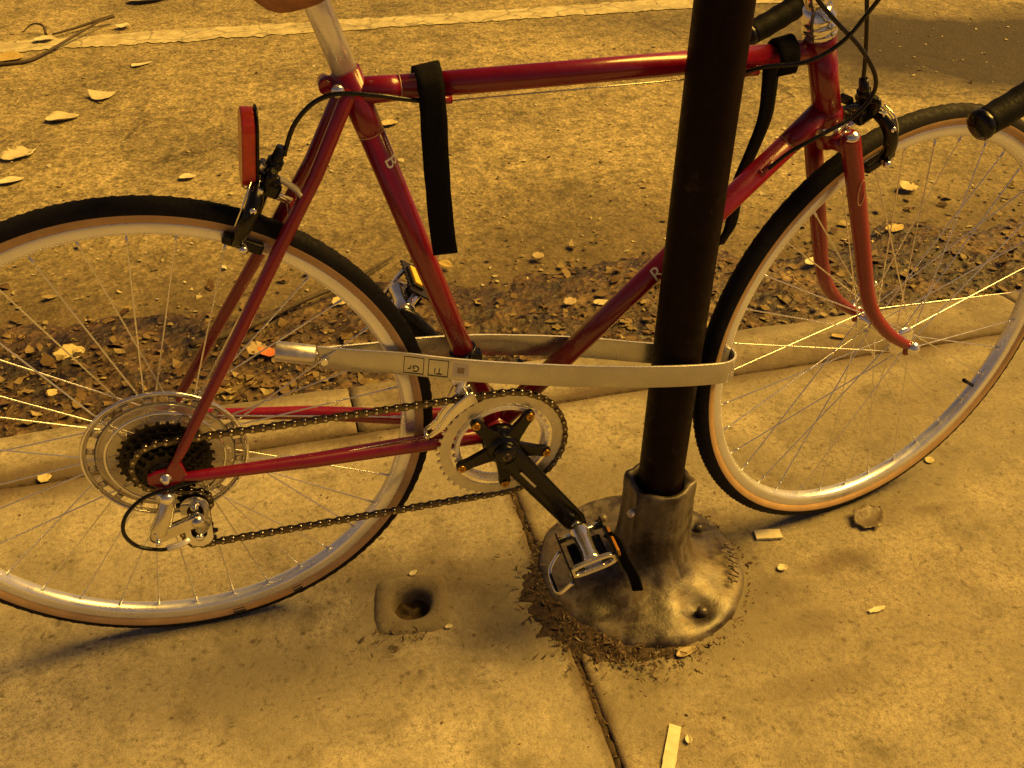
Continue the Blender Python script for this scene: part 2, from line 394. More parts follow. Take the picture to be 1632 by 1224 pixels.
def road_z(x, y): return ROAD_Z + .003 * nz(x, y, 5) + .0022 * nz(x, y, 26, 3) + .0016 * nz(x, y, 60, 5)
road = MB()
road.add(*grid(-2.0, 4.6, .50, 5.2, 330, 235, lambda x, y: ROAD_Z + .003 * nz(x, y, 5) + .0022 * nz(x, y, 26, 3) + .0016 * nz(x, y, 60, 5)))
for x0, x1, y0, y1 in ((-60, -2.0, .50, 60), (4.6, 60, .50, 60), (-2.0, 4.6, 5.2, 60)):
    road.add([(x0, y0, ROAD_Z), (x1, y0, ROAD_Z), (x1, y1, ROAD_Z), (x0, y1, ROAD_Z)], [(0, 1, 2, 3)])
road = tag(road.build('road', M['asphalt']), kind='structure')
mk = MB(); rows = 8; nxm = 500
def mky(x, s): return 3.31 + .165 * s + (.020 * nz(x, s * 3, 7) + .020 * nz(x, s * 3, 23, 4) + .012 * nz(x, s * 3, 55, 4)) * (1 if s in (0, 1) else 0)
vs = []; fs = []
for j in range(rows + 1):
    for i in range(nxm + 1):
        x = -3 + 9 * i / nxm; s = j / rows; y = mky(x, s)
        vs.append((x, y, road_z(x, y) + .0035))
for j in range(rows):
    for i in range(nxm):
        a = j * (nxm + 1) + i; fs.append((a, a + 1, a + nxm + 2, a + nxm + 1))
mk.add(vs, fs); tag(mk.build('road_marking', M['road_paint']), kind='structure')

# kerb: cast segments with a rounded road edge
kerb = MB().box((0, .47, -.19), (12, .14, .26)); kerb = tag(kerb.build('kerb', M['soil']), kind='structure')
def kerb_seg(x0, x1):
    prof = [(.386, -.09), (.386, -.010), (.389, -.004), (.395, -.0015), (.42, .0005), (.46, .0), (.505, -.003), (.530, -.006), (.545, -.012), (.553, -.022), (.557, -.04), (.560, -.14)]
    n = max(4, int((x1 - x0) / .02)); mb = MB(); vs = []
    for i in range(n + 1):
        x = x0 + (x1 - x0) * i / n; e = min(i, n - i); dz = -.002 if e == 0 else 0
        for (y, z) in prof:
            w = .003 * nz(x, y, 9, 2) + .0015 * nz(x, y, 40, 7)
            vs.append((x, y + w * (1 if y > .5 else .4), z + dz + (w * .7 if z > -.03 else 0)))
    k = len(prof); fs = [(i * k + j, i * k + j + 1, (i + 1) * k + j + 1, (i + 1) * k + j) for i in range(n) for j in range(k - 1)]
    fs += [tuple(range(k)), tuple(n * k + j for j in range(k))]
    return mb.add(vs, fs).build('kerb_segment', M['kerb'], kerb)
for x0, x1 in ((-3.5, -1.240), (-1.236, .266), (.270, 1.770), (1.774, 3.3), (3.304, 5.5)): kerb_seg(x0, x1)

# sidewalk slabs
side = MB().box((0, -4.0, -.145), (12, 8.74, .17)); side = tag(side.build('sidewalk', M['soil']), kind='structure')
def filler(pts, w, nm):
    mb = MB(); vs = []; n = len(pts)
    for i, (x, y, dx, dy) in enumerate(pts):
        for q, zz in ((-1, -.03), (-1, -.008), (-.35, -.004), (.35, -.004), (1, -.008), (1, -.03)):
            vs.append((x + dx * q * w, y + dy * q * w, zz + (.0035 * nz(x, y, 60, 3 + q) + .002 * nz(x, y, 170, q) if zz > -.02 else 0)))
    return mb.add(vs, [(i * 6 + j, i * 6 + j + 1, (i + 1) * 6 + j + 1, (i + 1) * 6 + j) for i in range(n - 1) for j in range(5)]).build(nm, M['soil'], side)
filler([(.502, -1.1 + 1.48 * i / 300, 1, 0) for i in range(301)], .009, 'joint_filler')
filler([(-2.5 + 6.0 * i / 700, .3845, 0, 1) for i in range(701)], .006, 'joint_filler')
PX, PY = .290, -.048                     # the old post hole
def edge_drop(d, seed): 
    w = .007 + .005 * seed
    return -.010 * max(0, 1 - d / max(.002, w)) ** 1.6
def slab(x0, x1, y0, y1, nx, ny, mat, hole=False):
    def zf(x, y):
        z = .0022 * nz(x, y, 3, 1) + .0012 * nz(x, y, 14, 2) + .0005 * nz(x, y, 55, 3)
        d = min(x - x0, x1 - x, y - y0, y1 - y) 
        return z * min(1, max(0, d / .02)) + edge_drop(d + .002, nz(x, y, 12, 8))
    def xf(x, y):
        if abs(x - x0) < 1e-6: x += .001 + .0045 * nz(x, y, 22, 5) + .006 * max(0, nz(x, y, 7, 6))
        if abs(x - x1) < 1e-6: x -= .001 + .0045 * nz(x, y, 22, 5) + .006 * max(0, nz(x, y, 9, 6))
        return x, y
    mb = MB(); vs, fs = grid(x0, x1, y0, y1, nx, ny, zf, (lambda x, y: abs(x - PX) < .043 and abs(y - PY - .0) < .043) if hole else None, xf)
    mb.add(vs, fs)
    # skirts
    o = len(mb.v); n1 = nx + 1
    loop = [i for i in range(n1)] + [j * n1 + nx for j in range(1, ny + 1)] + [ny * n1 + i for i in range(nx - 1, -1, -1)] + [j * n1 for j in range(ny - 1, 0, -1)]
    low = [(vs[i][0], vs[i][1], -.05) for i in loop]; L = len(loop)
    mb.v += low
    for i in range(L): mb.f.append([loop[i], loop[(i + 1) % L], o + (i + 1) % L, o + i]); mb.m.append(0); mb.sm.append(False)
    return mb.build('slab', mat, side)
slab(-1.0, .4995, -1.1, .383, 187, 185, M['slab'], True)
slab(.5045, 2.0, -1.1, .383, 187, 185, M['slab_b'])
slab(-2.5, -1.01, -1.1, .376, 30, 30, M['slab']); slab(2.01, 3.5, -1.1, .376, 30, 30, M['slab_b'])
for x0, x1 in ((-2.5, -1.01), (-1.0, .497), (.507, 2.0), (2.01, 3.5)): slab(x0, x1, -2.6, -1.11, 24, 24, M['slab'])

# the square repair patch with a round post hole
def patch():
    n = 72; mb = MB(); rings = []
    def sq(a, r, p=5.0): 
        c, s = abs(math.cos(a)), abs(math.sin(a)); return r / (c ** p + s ** p) ** (1 / p)
    for q, zz in ((0, -.065), (0, -.006), (.10, .001), (.25, .005), (.50, .006), (.72, .005), (.88, .002), (1.0, -.004)):
        row = []
        for j in range(n):
            a = 2 * PI * j / n + .02
            r0 = .0275 * (1 + .03 * math.sin(3 * a)); r1 = sq(a + .12, .058) * (1 + .05 * nz(math.cos(a), math.sin(a), 1.5, 2) + .03 * nz(math.cos(a), math.sin(a), 6, 2))
            r = r0 + (r1 - r0) * q; x = PX + r * math.cos(a); y = PY + r * math.sin(a)
            row.append((x, y, zz + (.0018 * nz(x, y, 45, 1) if q > .05 else 0)))
        rings.append(row)
    vs = [v for r in rings for v in r]; k = len(rings)
    fs = [(i * n + j, i * n + (j + 1) % n, (i + 1) * n + (j + 1) % n, (i + 1) * n + j) for i in range(k - 1) for j in range(n)]
    return mb.add(vs, fs)
pe = empty('post_hole_patch'); tag(pe, 'small square concrete patch with a round dirt-filled post hole', 'patch')
patch().build('patch_collar', M['patch'], pe)
db = MB(); vs = [(PX, PY, -.028)]; n = 40
for q in (.35, .7, 1.03):
    for j in range(n):
        a = 2 * PI * j / n; r = .0275 * q; x = PX + r * math.cos(a); y = PY + r * math.sin(a); vs.append((x, y, -.028 + .012 * nz(x, y, 70, 4) + .004 * q))
fs = [(0, 1 + j, 1 + (j + 1) % n) for j in range(n)] + [(1 + i * n + j, 1 + (i + 1) * n + j, 1 + (i + 1) * n + (j + 1) % n, 1 + i * n + (j + 1) % n) for i in range(2) for j in range(n)]
db.add(vs, fs).build('hole_dirt', M['soil'], pe)

# ------------------------------------------------------------------ street pole
QX, QY = .663, -.069
pole = empty('street_pole', None, Matrix.Translation((QX, QY, 0))); tag(pole, 'dark brown painted steel pole with a cast round base that the bicycle leans on', 'pole')
pm = MB(); pz = [.10 + i * .1 for i in range(35)]
pm.tube([(0, 0, z) for z in pz], .0325, 40).build('pole_shaft', M['pole'], pole)
def flange():
    mb = MB(); n = 120
    prof = [(.161, -.006), (.160, .003), (.155, .009), (.146, .013), (.134, .016), (.119, .019), (.103, .023), (.088, .028), (.075, .034), (.064, .042), (.0555, .054), (.0500, .072), (.0475, .098), (.0462, .130), (.0452, .160), (.0462, .170), (.0462, .184), (.0440, .1900), (.0385, .1895), (.0350, .184), (.0330, .176)]
    vs = []
    for i, (r, z) in enumerate(prof):
        for j in range(n):
            a = 2 * PI * j / n; rr = r; zz = z
            ca, sa = math.cos(a), math.sin(a)
            out = max(0, min(1, (r - .06) / .08))
            rr *= 1 + .018 * nz(ca, sa, 1.6, 3) * out + .010 * nz(ca, sa, 6, 3 + i * .1) * (out + .3)
            # bolt pockets sunk into the skirt
            for (pa, pr, dep, sg) in ((-1.22, .118, .016, .022), (-2.35, .118, .012, .022), (.45, .118, .014, .022), (1.9, .118, .014, .022)):
                px, py = pr * math.cos(pa), pr * math.sin(pa)
                d2 = (rr * ca - px) ** 2 + (rr * sa - py) ** 2
                zz -= dep * math.exp(-d2 / (sg * sg)) * (1 if r > .07 else .3)
            # cast ribs up the hub
            for ra in (-2.6, -.35, 1.2, 2.6):
                da = (a - ra + PI) % (2 * PI) - PI
                if .035 < r < .10 : rr += .0075 * math.exp(-(da / .16) ** 2) * (1 if z > .03 else .4)
            if i > 2: zz += .0016 * nz(rr * ca, rr * sa, 40, z * 20)
            if i > 7 and r > .046: rr += .0012 * nz(ca * 3, sa * 3, 2, z * 30)
            vs.append((rr * ca - .010 * out, rr * sa + .008 * out, max(zz, -.006)))
    k = len(prof); fs = [(i * n + j, i * n + (j + 1) % n, (i + 1) * n + (j + 1) % n, (i + 1) * n + j) for i in range(k - 1) for j in range(n)]
    return mb.add(vs, fs)
flange().build('cast_base', M['cast'], pole)
for pa in (-1.22, .45, 1.9):
    bx_, by_ = .118 * math.cos(pa), .118 * math.sin(pa)
    MB().lathe([(.0001, .024), (.006, .024), (.0085, .020), (.009, .012), (.009, .004)], (bx_, by_, -.004), (0, 0, 1), 6).build('anchor_bolt', M['cast'], pole)
ss = MB().tube([(-.046, -.020, .152), (-.054, -.024, .152)], [.006, .0055], 10).build('set_screw', M['alloy'], pole)
emb = MB(); rng = random.Random(3)
for i in range(9):                                   # worn raised casting marks on the skirt
    a = -.62 + i * .075; r = .128 + .004 * rng.random()
    c_ = V(r * math.cos(a), r * math.sin(a), .0255); rd = V(math.cos(a), math.sin(a), -.30).normalized(); tg = V(-math.sin(a), math.cos(a), 0)
    dv = (rd * 1 + tg * rng.uniform(-.5, .5)).normalized()
    emb.tube([c_ - dv * .008, c_ + dv * .008], .0016, 6)
    if i % 3 == 0: emb.tube([c_ - tg * .006, c_ + tg * .006], .0014, 6)
emb.build('casting_marks', M['cast'], pole)['kind'] = 'stuff'

# ------------------------------------------------------------------ bicycle
LEAN = .0271
bike = empty('bicycle', None, Matrix.Rotation(LEAN, 4, 'X'))
tag(bike, 'red road bicycle with tan-wall tyres locked to the dark pole', 'bicycle')
R = .342; AX = V(0, 0, R); BB = V(.4281, 0, .2896); SL = V(.2725, 0, .7777)
W = 1.0394; FA = V(W, 0, R)
S0 = V(.975, 0, .3205); K = V(-.3173, 0, .9483).normalized()
STEER = Matrix.Translation(S0) @ Matrix.Rotation(.1996, 4, K) @ Matrix.Translation(-S0)
HT_T = S0 + K * .506; HT_B = S0 + K * .392

# --- frame
frame = empty('frame', bike)
def part(mb, name, mat, parent=bike, mw=None, bevel=0): return mb.build(name, M[mat] if isinstance(mat, str) else [M[q] for q in mat], parent, mw, bevel)
TTF = S0 + K * .486
part(MB().tube([SL + V(.006, 0, 0), TTF - V(.004, 0, 0)], .0133, 28), 'top_tube', 'red', frame)
DTF = S0 + K * .412
part(MB().tube([BB, DTF], .0145, 28), 'down_tube', 'red', frame)
STD = (SL - BB).normalized()
part(MB().tube([BB, SL + STD * .022], .0145, 28), 'seat_tube', 'red', frame)
ht = MB().tube([HT_B, HT_T], .0172, 32); ht.lathe([(.0172, -.004), (.0187, -.003), (.0187, .010), (.0172, .014)], HT_B + K * .004, K, 32); ht.lathe([(.0172, -.014), (.0187, -.010), (.0187, .003), (.0172, .004)], HT_T - K * .004, K, 32)
# lug sleeves where tubes meet the head tube
dtd = (DTF - BB).normalized()
ht.tube([DTF - dtd * .062, DTF - dtd * .050, DTF - dtd * .006], [.0146, .0151, .0156], 28)
ht.tube([TTF - V(.055, 0, 0), TTF - V(.044, 0, 0), TTF - V(.008, 0, 0)], [.0134, .0139, .0144], 28)
part(ht, 'head_tube', 'red', frame)
lug = MB().tube([SL - STD * .050, SL - STD * .038, SL + STD * .024], [.0146, .0151, .0158], 28)
lug.tube([SL + V(.050, 0, 0), SL + V(.038, 0, 0), SL], [.0134, .0139, .0146], 28)
lug.tube([SL + STD * .010 + V(-.026, -.011, 0), SL + STD * .010 + V(-.026, .011, 0)], .0075, 16); lug.tube([SL + STD * .010 + V(-.027, 0, 0), SL + STD * .010], .009, 12)
part(lug, 'seat_lug', 'red', frame)
part(MB().tube([V(BB.x, -.034, BB.z), V(BB.x, .034, BB.z)], .0200, 32).tube([BB - dtd * 0, BB + dtd * .045, BB + dtd * .055], [.0165, .0165, .0147], 24).tube([BB, BB + STD * .045, BB + STD * .055], [.0165, .0165, .0147], 24), 'bottom_bracket_shell', 'red', frame)
for s in (-1, 1):
    part(MB().tube([SL + V(-.008, s * .0170, .002), V(.2220, s * .0215, .6960), V(.1780, s * .0285, .6250), V(.1000, s * .0470, .4985), V(.0240, s * .060, .3755), V(.014, s * .061, .360)], [.0080, .0080, .0078, .0074, .0062, .0052], 18, round_ends=True), 'seat_stay', 'red', frame)
    part(MB().tube([V(BB.x - .012, s * .022, BB.z + .001), V(.35, s * .027, .298), V(.30, s * .031, .303), V(.18, s * .049, .319), V(.040, s * .061, .334), V(.022, s * .0615, .336)], [.0115, .0115, .0115, .0098, .0072, .0060], 18, round_ends=True), 'chain_stay', 'red', frame)
    dr = MB()
    dr.prism([(-.022, -.006), (-.021, .005), (-.012, .009), (.002, .011), (.010, .022), (.017, .024), (.022, .014), (.024, .002), (.026, -.008), (.012, -.012), (.000, -.016), (-.004, -.034), (-.014, -.036), (-.016, -.022), (-.014, -.012)], V(0, s * .0625, R), (1, 0, 0), (0, 0, 1), .006)
    part(dr, 'dropout', 'red', frame, bevel=.001)
part(MB().tube([V(.1935, -.0265, .650), V(.1935, .0265, .650)], .006, 12), 'brake_bridge', 'red', frame)
part(MB().tube([V(.36, -.025, .297), V(.36, .025, .297)], .006, 12), 'chainstay_bridge', 'red', frame)
for c_, d_ in ((V(.3640, -.013, .7655), V(1, 0, 0)), (V(.724, -.013, .7685), V(1, 0, 0)), (V(.771, -.010, .6435), V(.7, 0, .72)), (V(.345, -.030, .314), V(1, 0, -.05))):
    d_ = d_.normalized()
    part(MB().tube([c_ - d_ * .011, c_ + d_ * .011], .0048, 12).tube([c_ - d_ * .011, c_ - d_ * .006], .0060, 12), 'cable_stop', 'red', frame)

# --- decals
for c_, d_, r_ in ((DTF - dtd * .061, dtd, .0147), (TTF - V(.054, 0, 0), V(1, 0, 0), .0135), (SL - STD * .049, STD, .0147), (SL + V(.049, 0, 0), V(1, 0, 0), .0135)):
    part(MB().lathe([(r_, -.0005), (r_ + .0003, 0), (r_, .0005)], c_, d_, 28), 'lug_lining', 'decal_gold', frame)
def text_mesh(body, size):
    cu = bpy.data.curves.new('lettering', 'FONT'); cu.body = body; cu.size = size; cu.align_x = 'CENTER'; cu.align_y = 'CENTER'
    o = bpy.data.objects.new('lettering', cu); C.objects.link(o); bpy.context.view_layer.update()
    me = bpy.data.meshes.new_from_object(o.evaluated_get(bpy.context.evaluated_depsgraph_get()))
    bpy.data.objects.remove(o); bpy.data.curves.remove(cu); return me
def wrap_text(name, body, size, p, axis, rad, ang, mat, parent, mw=None, bold=0, slant=0):
    me = text_mesh(body, size); bm = bmesh.new(); bm.from_mesh(me)
    bmesh.ops.triangulate(bm, faces=bm.faces); bmesh.ops.subdivide_edges(bm, edges=bm.edges, cuts=3, use_grid_fill=True); bmesh.ops.triangulate(bm, faces=bm.faces)
    a = V(axis).normalized(); n0 = V(0, -1, 0); n0 = (n0 - a * n0.dot(a)).normalized(); b = n0.cross(a)
    for v in bm.verts:
        u_, w_ = v.co.x + slant * v.co.y, v.co.y; th = ang + w_ / rad
        v.co = V(p) + a * u_ + (n0 * math.cos(th) + b * math.sin(th)) * (rad + .0004)
    bm.to_mesh(me); bm.free(); me.materials.clear(); me.materials.append(M[mat]); me.name = name
    return mesh_obj(name, me, parent, mw)
dpos = BB + dtd * ((V(.6343, 0, .523) - BB).dot(dtd))
wrap_text('decal_letter', 'R', .026, dpos - dtd * .004, dtd, .0145, .30, 'decal', frame, None, 0, .15)
spos = BB + STD * ((V(.3079, 0, .7006) - BB).dot(STD))
wrap_text('decal_letter', 'B', .024, spos, -STD, .0145, .62, 'decal', frame)
wrap_text('decal_crest', '&', .015, V(.707, 0, .7797), (1, 0, 0), .0133, .15, 'decal_gold', frame)

# --- seat post, saddle
post_dir = STD
part(MB().tube([SL + STD * .01, SL + STD * .185], .0136, 28), 'seat_post', 'alloy', bike)
part(MB().tube([V(SL.x - .018, -.017, SL.z + .008), V(SL.x - .018, .017, SL.z + .008)], .0042, 14).lathe([(.0001, -.0225), (.0058, -.022), (.0072, -.0195), (.0072, -.016), (.004, -.016)], V(SL.x - .018, 0, SL.z + .008), (0, 1, 0), 18), 'seat_bolt', 'chrome', bike)
sad = empty('saddle', bike)
SC = SL + STD * .118
def saddle():
    mb = MB(); vs = []; nu, nv = 28, 20
    for i in range(nu + 1):
        u = i / nu; x = -.135 + .275 * u
        t_ = max(0, min(1, (u - .28) / .42)); t_ = t_ * t_ * (3 - 2 * t_)
        hw = .066 * (1 - t_) * (math.sin(min(1, u / .12 + .25) * PI / 2)) + .021
        if u > .9: hw *= math.sqrt(max(.02, 1 - ((u - .9) / .1) ** 2))
        top = .056 + .016 * (1 - u) * (1 - u); flap = math.exp(-((x + .016) / .050) ** 4); skirt = .030 + .008 * (1 - u) + .036 * flap
        for j in range(nv + 1):
            a = -PI / 2 * 1.0 + PI * j / nv; s = math.sin(a); ca = math.cos(a)
            y = hw * math.copysign(abs(s) ** .7, s); z = top - skirt * (1 - ca ** .55)
            vs.append(SC + V(x + .004, y, z + .003))
    fs = [(i * (nv + 1) + j, i * (nv + 1) + j + 1, (i + 1) * (nv + 1) + j + 1, (i + 1) * (nv + 1) + j) for i in range(nu) for j in range(nv)]
    return mb.add(vs, fs)
so = saddle().build('saddle_cover', M['leather'], sad); sm_ = so.modifiers.new('thick', 'SOLIDIFY'); sm_.thickness = .004
for s in (-1, 1):
    part(MB().tube(catmull([SC + V(-.11, s * .035, .046), SC + V(-.05, s * .022, .008), SC + V(.04, s * .022, .006), SC + V(.11, s * .010, .042)]), .0036, 10), 'saddle_rail', 'chrome', sad)
part(MB().box(SC + V(0, 0, .004), (.040, .056, .016), mat=0).tube([SC + V(0, -.014, -.018), SC + V(0, -.014, .016)], .0045, 10).tube([SC + V(-.01, 0, -.02), SC + V(-.01, 0, .0)], .0165, 20), 'saddle_clamp', 'chrome', sad, bevel=.003)

# --- wheels
def tyre_mesh(seed):
    """tan walls below, black tread above, block relief on the tread"""
    prof = [(-.0102, .3165, 1), (-.0120, .3185, 1), (-.0136, .3220, 1), (-.0143, .3260, 1), (-.0142, .3272, 1), (-.0140, .3284, 0), (-.0126, .3345, 0), (-.0100, .3380, 0), (-.0066, .3405, 0), (-.0033, .3416, 0), (0, .3420, 0)]
    prof = prof + [(-y, r, m) for (y, r, m) in reversed(prof[:-1])]
    n = 330; vs = []; mb = MB(); k = len(prof)
    for j in range(n):
        a = 2 * PI * j / n
        for i, (y, r, m) in enumerate(prof):
            rr = r
            if m == 0 and 5 < i < k - 6: rr += .0009 * (1 if ((j + i) % 3 == 0) else -.6)
            vs.append((rr * math.cos(a), y, rr * math.sin(a)))
    fs = []; mm = []
    for j in range(n):
        for i in range(k - 1):
            fs.append((j * k + i, ((j + 1) % n) * k + i, ((j + 1) % n) * k + i + 1, j * k + i + 1))
            mm.append(1 if (prof[i][2] == 1 and prof[i + 1][2] == 1) else 0)
    mb.add(vs, fs); mb.m = mm
    return mb.mesh('tyre', [M['rubber'], M['tan']])
def rim_mesh():
    prof = [(.0000, .3070), (-.0085, .3090), (-.0096, .3168), (-.0106, .3170), (-.0110, .3160), (-.0108, .3060), (-.0102, .3040), (-.0080, .3015), (-.0045, .2998), (0, .2992)]
    full = [(r, y) for (y, r) in prof] + [(r, -y) for (y, r) in reversed(prof[1:-1])]
    return MB().lathe(full, (0, 0, 0), (0, 1, 0), 200, closed=True).mesh('rim', M['rim'])
TY = tyre_mesh(0); RM = rim_mesh()
def spoke_mesh(fr_, fy, off, nm):
    h = V(fr_ * math.sin(off), fy, fr_ * math.cos(off)); rp = V(0, fy * .02, .3000)
    d = (rp - h).normalized()
    mb = MB().tube([h, rp - d * .014], .00102, 6, caps=False).tube([rp - d * .015, rp - d * .013, rp], [.0012, .0017, .0017], 6)
    return mb.mesh(nm, M['spoke'])
def wheel(name, mw, fl_r, fl_l, fr_, valve_a, phase):
    w = empty(name, bike, mw)
    mesh_obj('tyre', TY, w); mesh_obj('rim', RM, w)
    hub = MB()
    hub.lathe([(.0001, -.055), (.0048, -.055), (.0048, fl_r - .004), (.012, fl_r - .004), (fr_ + .004, fl_r - .0016), (fr_ + .005, fl_r), (fr_ + .004, fl_r + .0016), (.014, fl_r + .004), (.0105, fl_r * .4), (.0105, fl_l * .4), (.014, fl_l - .004), (fr_ + .004, fl_l - .0016), (fr_ + .005, fl_l), (fr_ + .004, fl_l + .0016), (.012, fl_l + .004), (.0048, fl_l + .004), (.0048, .055), (.0001, .055)], n=36)
    part(hub, 'hub', 'chrome', w)
    ms = {}
    for s, fy in ((0, fl_r), (1, fl_l)):
        for q in (0, 1): ms[(s, q)] = spoke_mesh(fr_, fy, (1 if q else -1) * math.radians(66), 'spoke')
    for i in range(36):
        s = i % 2; q = (i // 2) % 2
        o = mesh_obj('spoke', ms[(s, q)], w, Matrix.Rotation(phase + 2 * PI * i / 36, 4, 'Y'))
    va = V(math.cos(valve_a), 0, math.sin(valve_a))
    part(MB().tube([va * .302, va * .281, va * .279, va * .268], [.0029, .0029, .0036, .0036], 10), 'valve_stem', 'black_plastic', w)
    return w
rw = wheel('wheel', Matrix.Translation(AX), -.020, .034, .020, 2.6, .05)
rw['label'] = 'rear wheel with sprockets and clear spoke guard'
fwm = STEER @ Matrix.Translation(FA)
fw = wheel('wheel', fwm, -.035, .035, .0185, -.62, .02)
fw['label'] = 'front wheel turned slightly away from the pole'
# printed labels on the rear tyre wall
def wall_patch(a0, a1, r0, r1, mat):
    mb = MB(); n = 12; vs = []
    for i in range(n + 1):
        a = a0 + (a1 - a0) * i / n
        for r, y in ((r0, 0), ((r0 + r1) / 2, 0), (r1, 0)):
            # follow the wall profile
            y = -(.0120 + (.0143 - .0120) * min(1, (r - .3185) / .0075)) - .0004
            vs.append((r * math.cos(a), y, r * math.sin(a)))
    fs = [(i * 3 + j, (i + 1) * 3 + j, (i + 1) * 3 + j + 1, i * 3 + j + 1) for i in range(n) for j in range(2)]
    return mb.add(vs, fs).build('tyre_label', M[mat], rw)
TA = -1.28
wall_patch(TA - .125, TA + .085, .3200, .3262, 'label_orange'); wall_patch(TA - .190, TA - .135, .3195, .3268, 'print'); wall_patch(TA + .095, TA + .140, .3195, .3268, 'print')

# axle nuts
for q, mw_ in ((rw, None),):
    for s in (-1, 1):
        part(MB().lathe([(.0001, s * .0735), (.0042, s * .0735), (.0045, s * .069), (.0068, s * .0685), (.0070, s * .0660), (.0070, s * .0655)], n=16), 'axle_nut', 'chrome', rw)
for s in (-1, 1):
    part(MB().lathe([(.0001, s * .067), (.0052, s * .0665), (.0085, s * .0625), (.0105, s * .0600), (.0105, s * .0555), (.004, s * .055)], n=18), 'axle_nut', 'chrome', fw)
part(MB().tube(catmull([(0, .064, 0), (.006, .075, .006), (.02, .076, .02), (.04, .070, .038)]), [.004] * 25, 8), 'quick_release_lever', 'chrome', fw)

# cassette and spoke guard
cas = empty('sprocket_cluster', rw)
def gear_outline(r, n, tooth=.0042):
    o = []
    for i in range(n):
        for q, rr in ((-.40, r - tooth * .5), (-.22, r - tooth * .45), (-.10, r + tooth * .5), (.10, r + tooth * .5), (.22, r - tooth * .45)):
            a = 2 * PI * (i + q) / n; o.append((rr * math.cos(a), rr * math.sin(a)))
    return o
for i, (nt, y) in enumerate(((28, -.0290), (24, -.0345), (21, -.0400), (19, -.0450), (16, -.0500), (14, -.0550))):
    r = nt * .0127 / (2 * PI); ol = gear_outline(r, nt)
    inn = [(min(.7 * r, r - .011) * math.cos(math.atan2(b, a)), min(.7 * r, r - .011) * math.sin(math.atan2(b, a))) for a, b in ol]
    part(MB().ring(ol, inn, V(0, y, 0), (1, 0, 0), (0, 0, 1), .0018), 'sprocket', 'sprocket', cas)
part(MB().lathe([(.0001, -.058), (.010, -.058), (.0165, -.0565), (.0165, -.026), (.0001, -.026)], n=32), 'freewheel_body', 'sprocket', cas)
gd = empty('spoke_guard', rw)
def guard():
    mb = MB(); n = 96
    y0 = -.0235
    mb.lathe([(.030, y0 - .001), (.060, y0 - .001), (.068, y0 - .003), (.074, y0 - .003), (.078, y0), (.0835, y0 + .001)], n=n)
    mb.lathe([(.0925, y0 + .001), (.0960, y0 + .001)], n=n)
    for i in range(20):          # bars between the windows
        a0 = 2 * PI * i / 20; vs = []
        for k in range(5):
            a = a0 + .10 * k / 4
            for r in (.0833, .0927): vs.append((r * math.cos(a), y0 + .001, r * math.sin(a)))
        mb.add(vs, [(2 * k, 2 * k + 1, 2 * k + 3, 2 * k + 2) for k in range(4)])
    return mb
go = guard().build('guard_disc', M['guard'], gd); gm = go.modifiers.new('thick', 'SOLIDIFY'); gm.thickness = .0016
part(MB().lathe([(.0962, y) for y in (-.0245, -.0215)] + [(.0985, -.0205), (.1000, -.0225), (.0985, -.0255)], n=110, closed=True), 'guard_rim', 'chrome', gd)
part(MB().lathe([(.0690, -.0278), (.0700, -.0290), (.0715, -.0290), (.0725, -.0278)], n=110), 'guard_ridge', 'chrome', gd)

# --- crankset
cr = empty('crankset', bike, Matrix.Translation(BB))
CD = V(.591, 0, -.807).normalized(); CP = V(.807, 0, .591)
def ringpart(r, n, y, rin, nm, mat, t=.0026):
    ol = gear_outline(r, n, .0045); inn = [(rin * math.cos(math.atan2(b, a)), rin * math.sin(math.atan2(b, a))) for a, b in ol]
    return part(MB().ring(ol, inn, V(0, y, 0), (1, 0, 0), (0, 0, 1), t), nm, mat, cr)
ringpart(.0885, 44, -.0450, .0715, 'chainring', 'alloy_matte'); ringpart(.0670, 34, -.0375, .0575, 'chainring', 'alloy')
base_a = math.radians(128)
BA = [base_a + i * 2 * PI / 5 for i in range(5)]
tabs = MB()
for a in BA:                                        # tabs joining ring to spider
    tabs.box((.069 * math.cos(a), -.0450, .069 * math.sin(a)), (.020, .0024, .020), X=(math.cos(a), 0, math.sin(a)), Y=(0, 1, 0))
part(MB().ring([(.0655 * math.cos(2 * PI * i / 80), .0655 * math.sin(2 * PI * i / 80)) for i in range(80)], [(.0605 * math.cos(2 * PI * i / 80), .0605 * math.sin(2 * PI * i / 80)) for i in range(80)], V(0, -.0450, 0), (1, 0, 0), (0, 0, 1), .0022), 'ring_web', 'alloy', cr)
part(MB().lathe([(.0001, -.042), (.024, -.042), (.026, -.039), (.026, -.030), (.0001, -.030)], n=28), 'bearing_cup', 'black_metal', cr)
sp = MB()
for a in BA:
    d_ = V(math.cos(a), 0, math.sin(a)); p_ = V(-math.sin(a), 0, math.cos(a))
    sp.prism([(.008, -.0150), (.028, -.0105), (.050, -.0078), (.060, -.0084), (.0680, -.0050), (.0700, 0), (.0680, .0050), (.060, .0084), (.050, .0078), (.028, .0105), (.008, .0150)], V(0, -.0520, 0), d_, p_, .008)
sp.lathe([(.0001, -.062), (.014, -.062), (.0215, -.059), (.0245, -.054), (.0245, -.036), (.0001, -.036)], n=32)
part(sp, 'spider', 'black_metal', cr, bevel=.0012)
for a in BA:
    c_ = V(.0625 * math.cos(a), 0, .0625 * math.sin(a))
    part(MB().lathe([(.0025, -.0580), (.0030, -.0590), (.0052, -.0592), (.0058, -.0580), (.0058, -.0530)], c_, n=18).lathe([(.0001, -.0572), (.0026, -.0572), (.0026, -.0590)], c_, n=6), 'chainring_bolt', 'gold', cr)
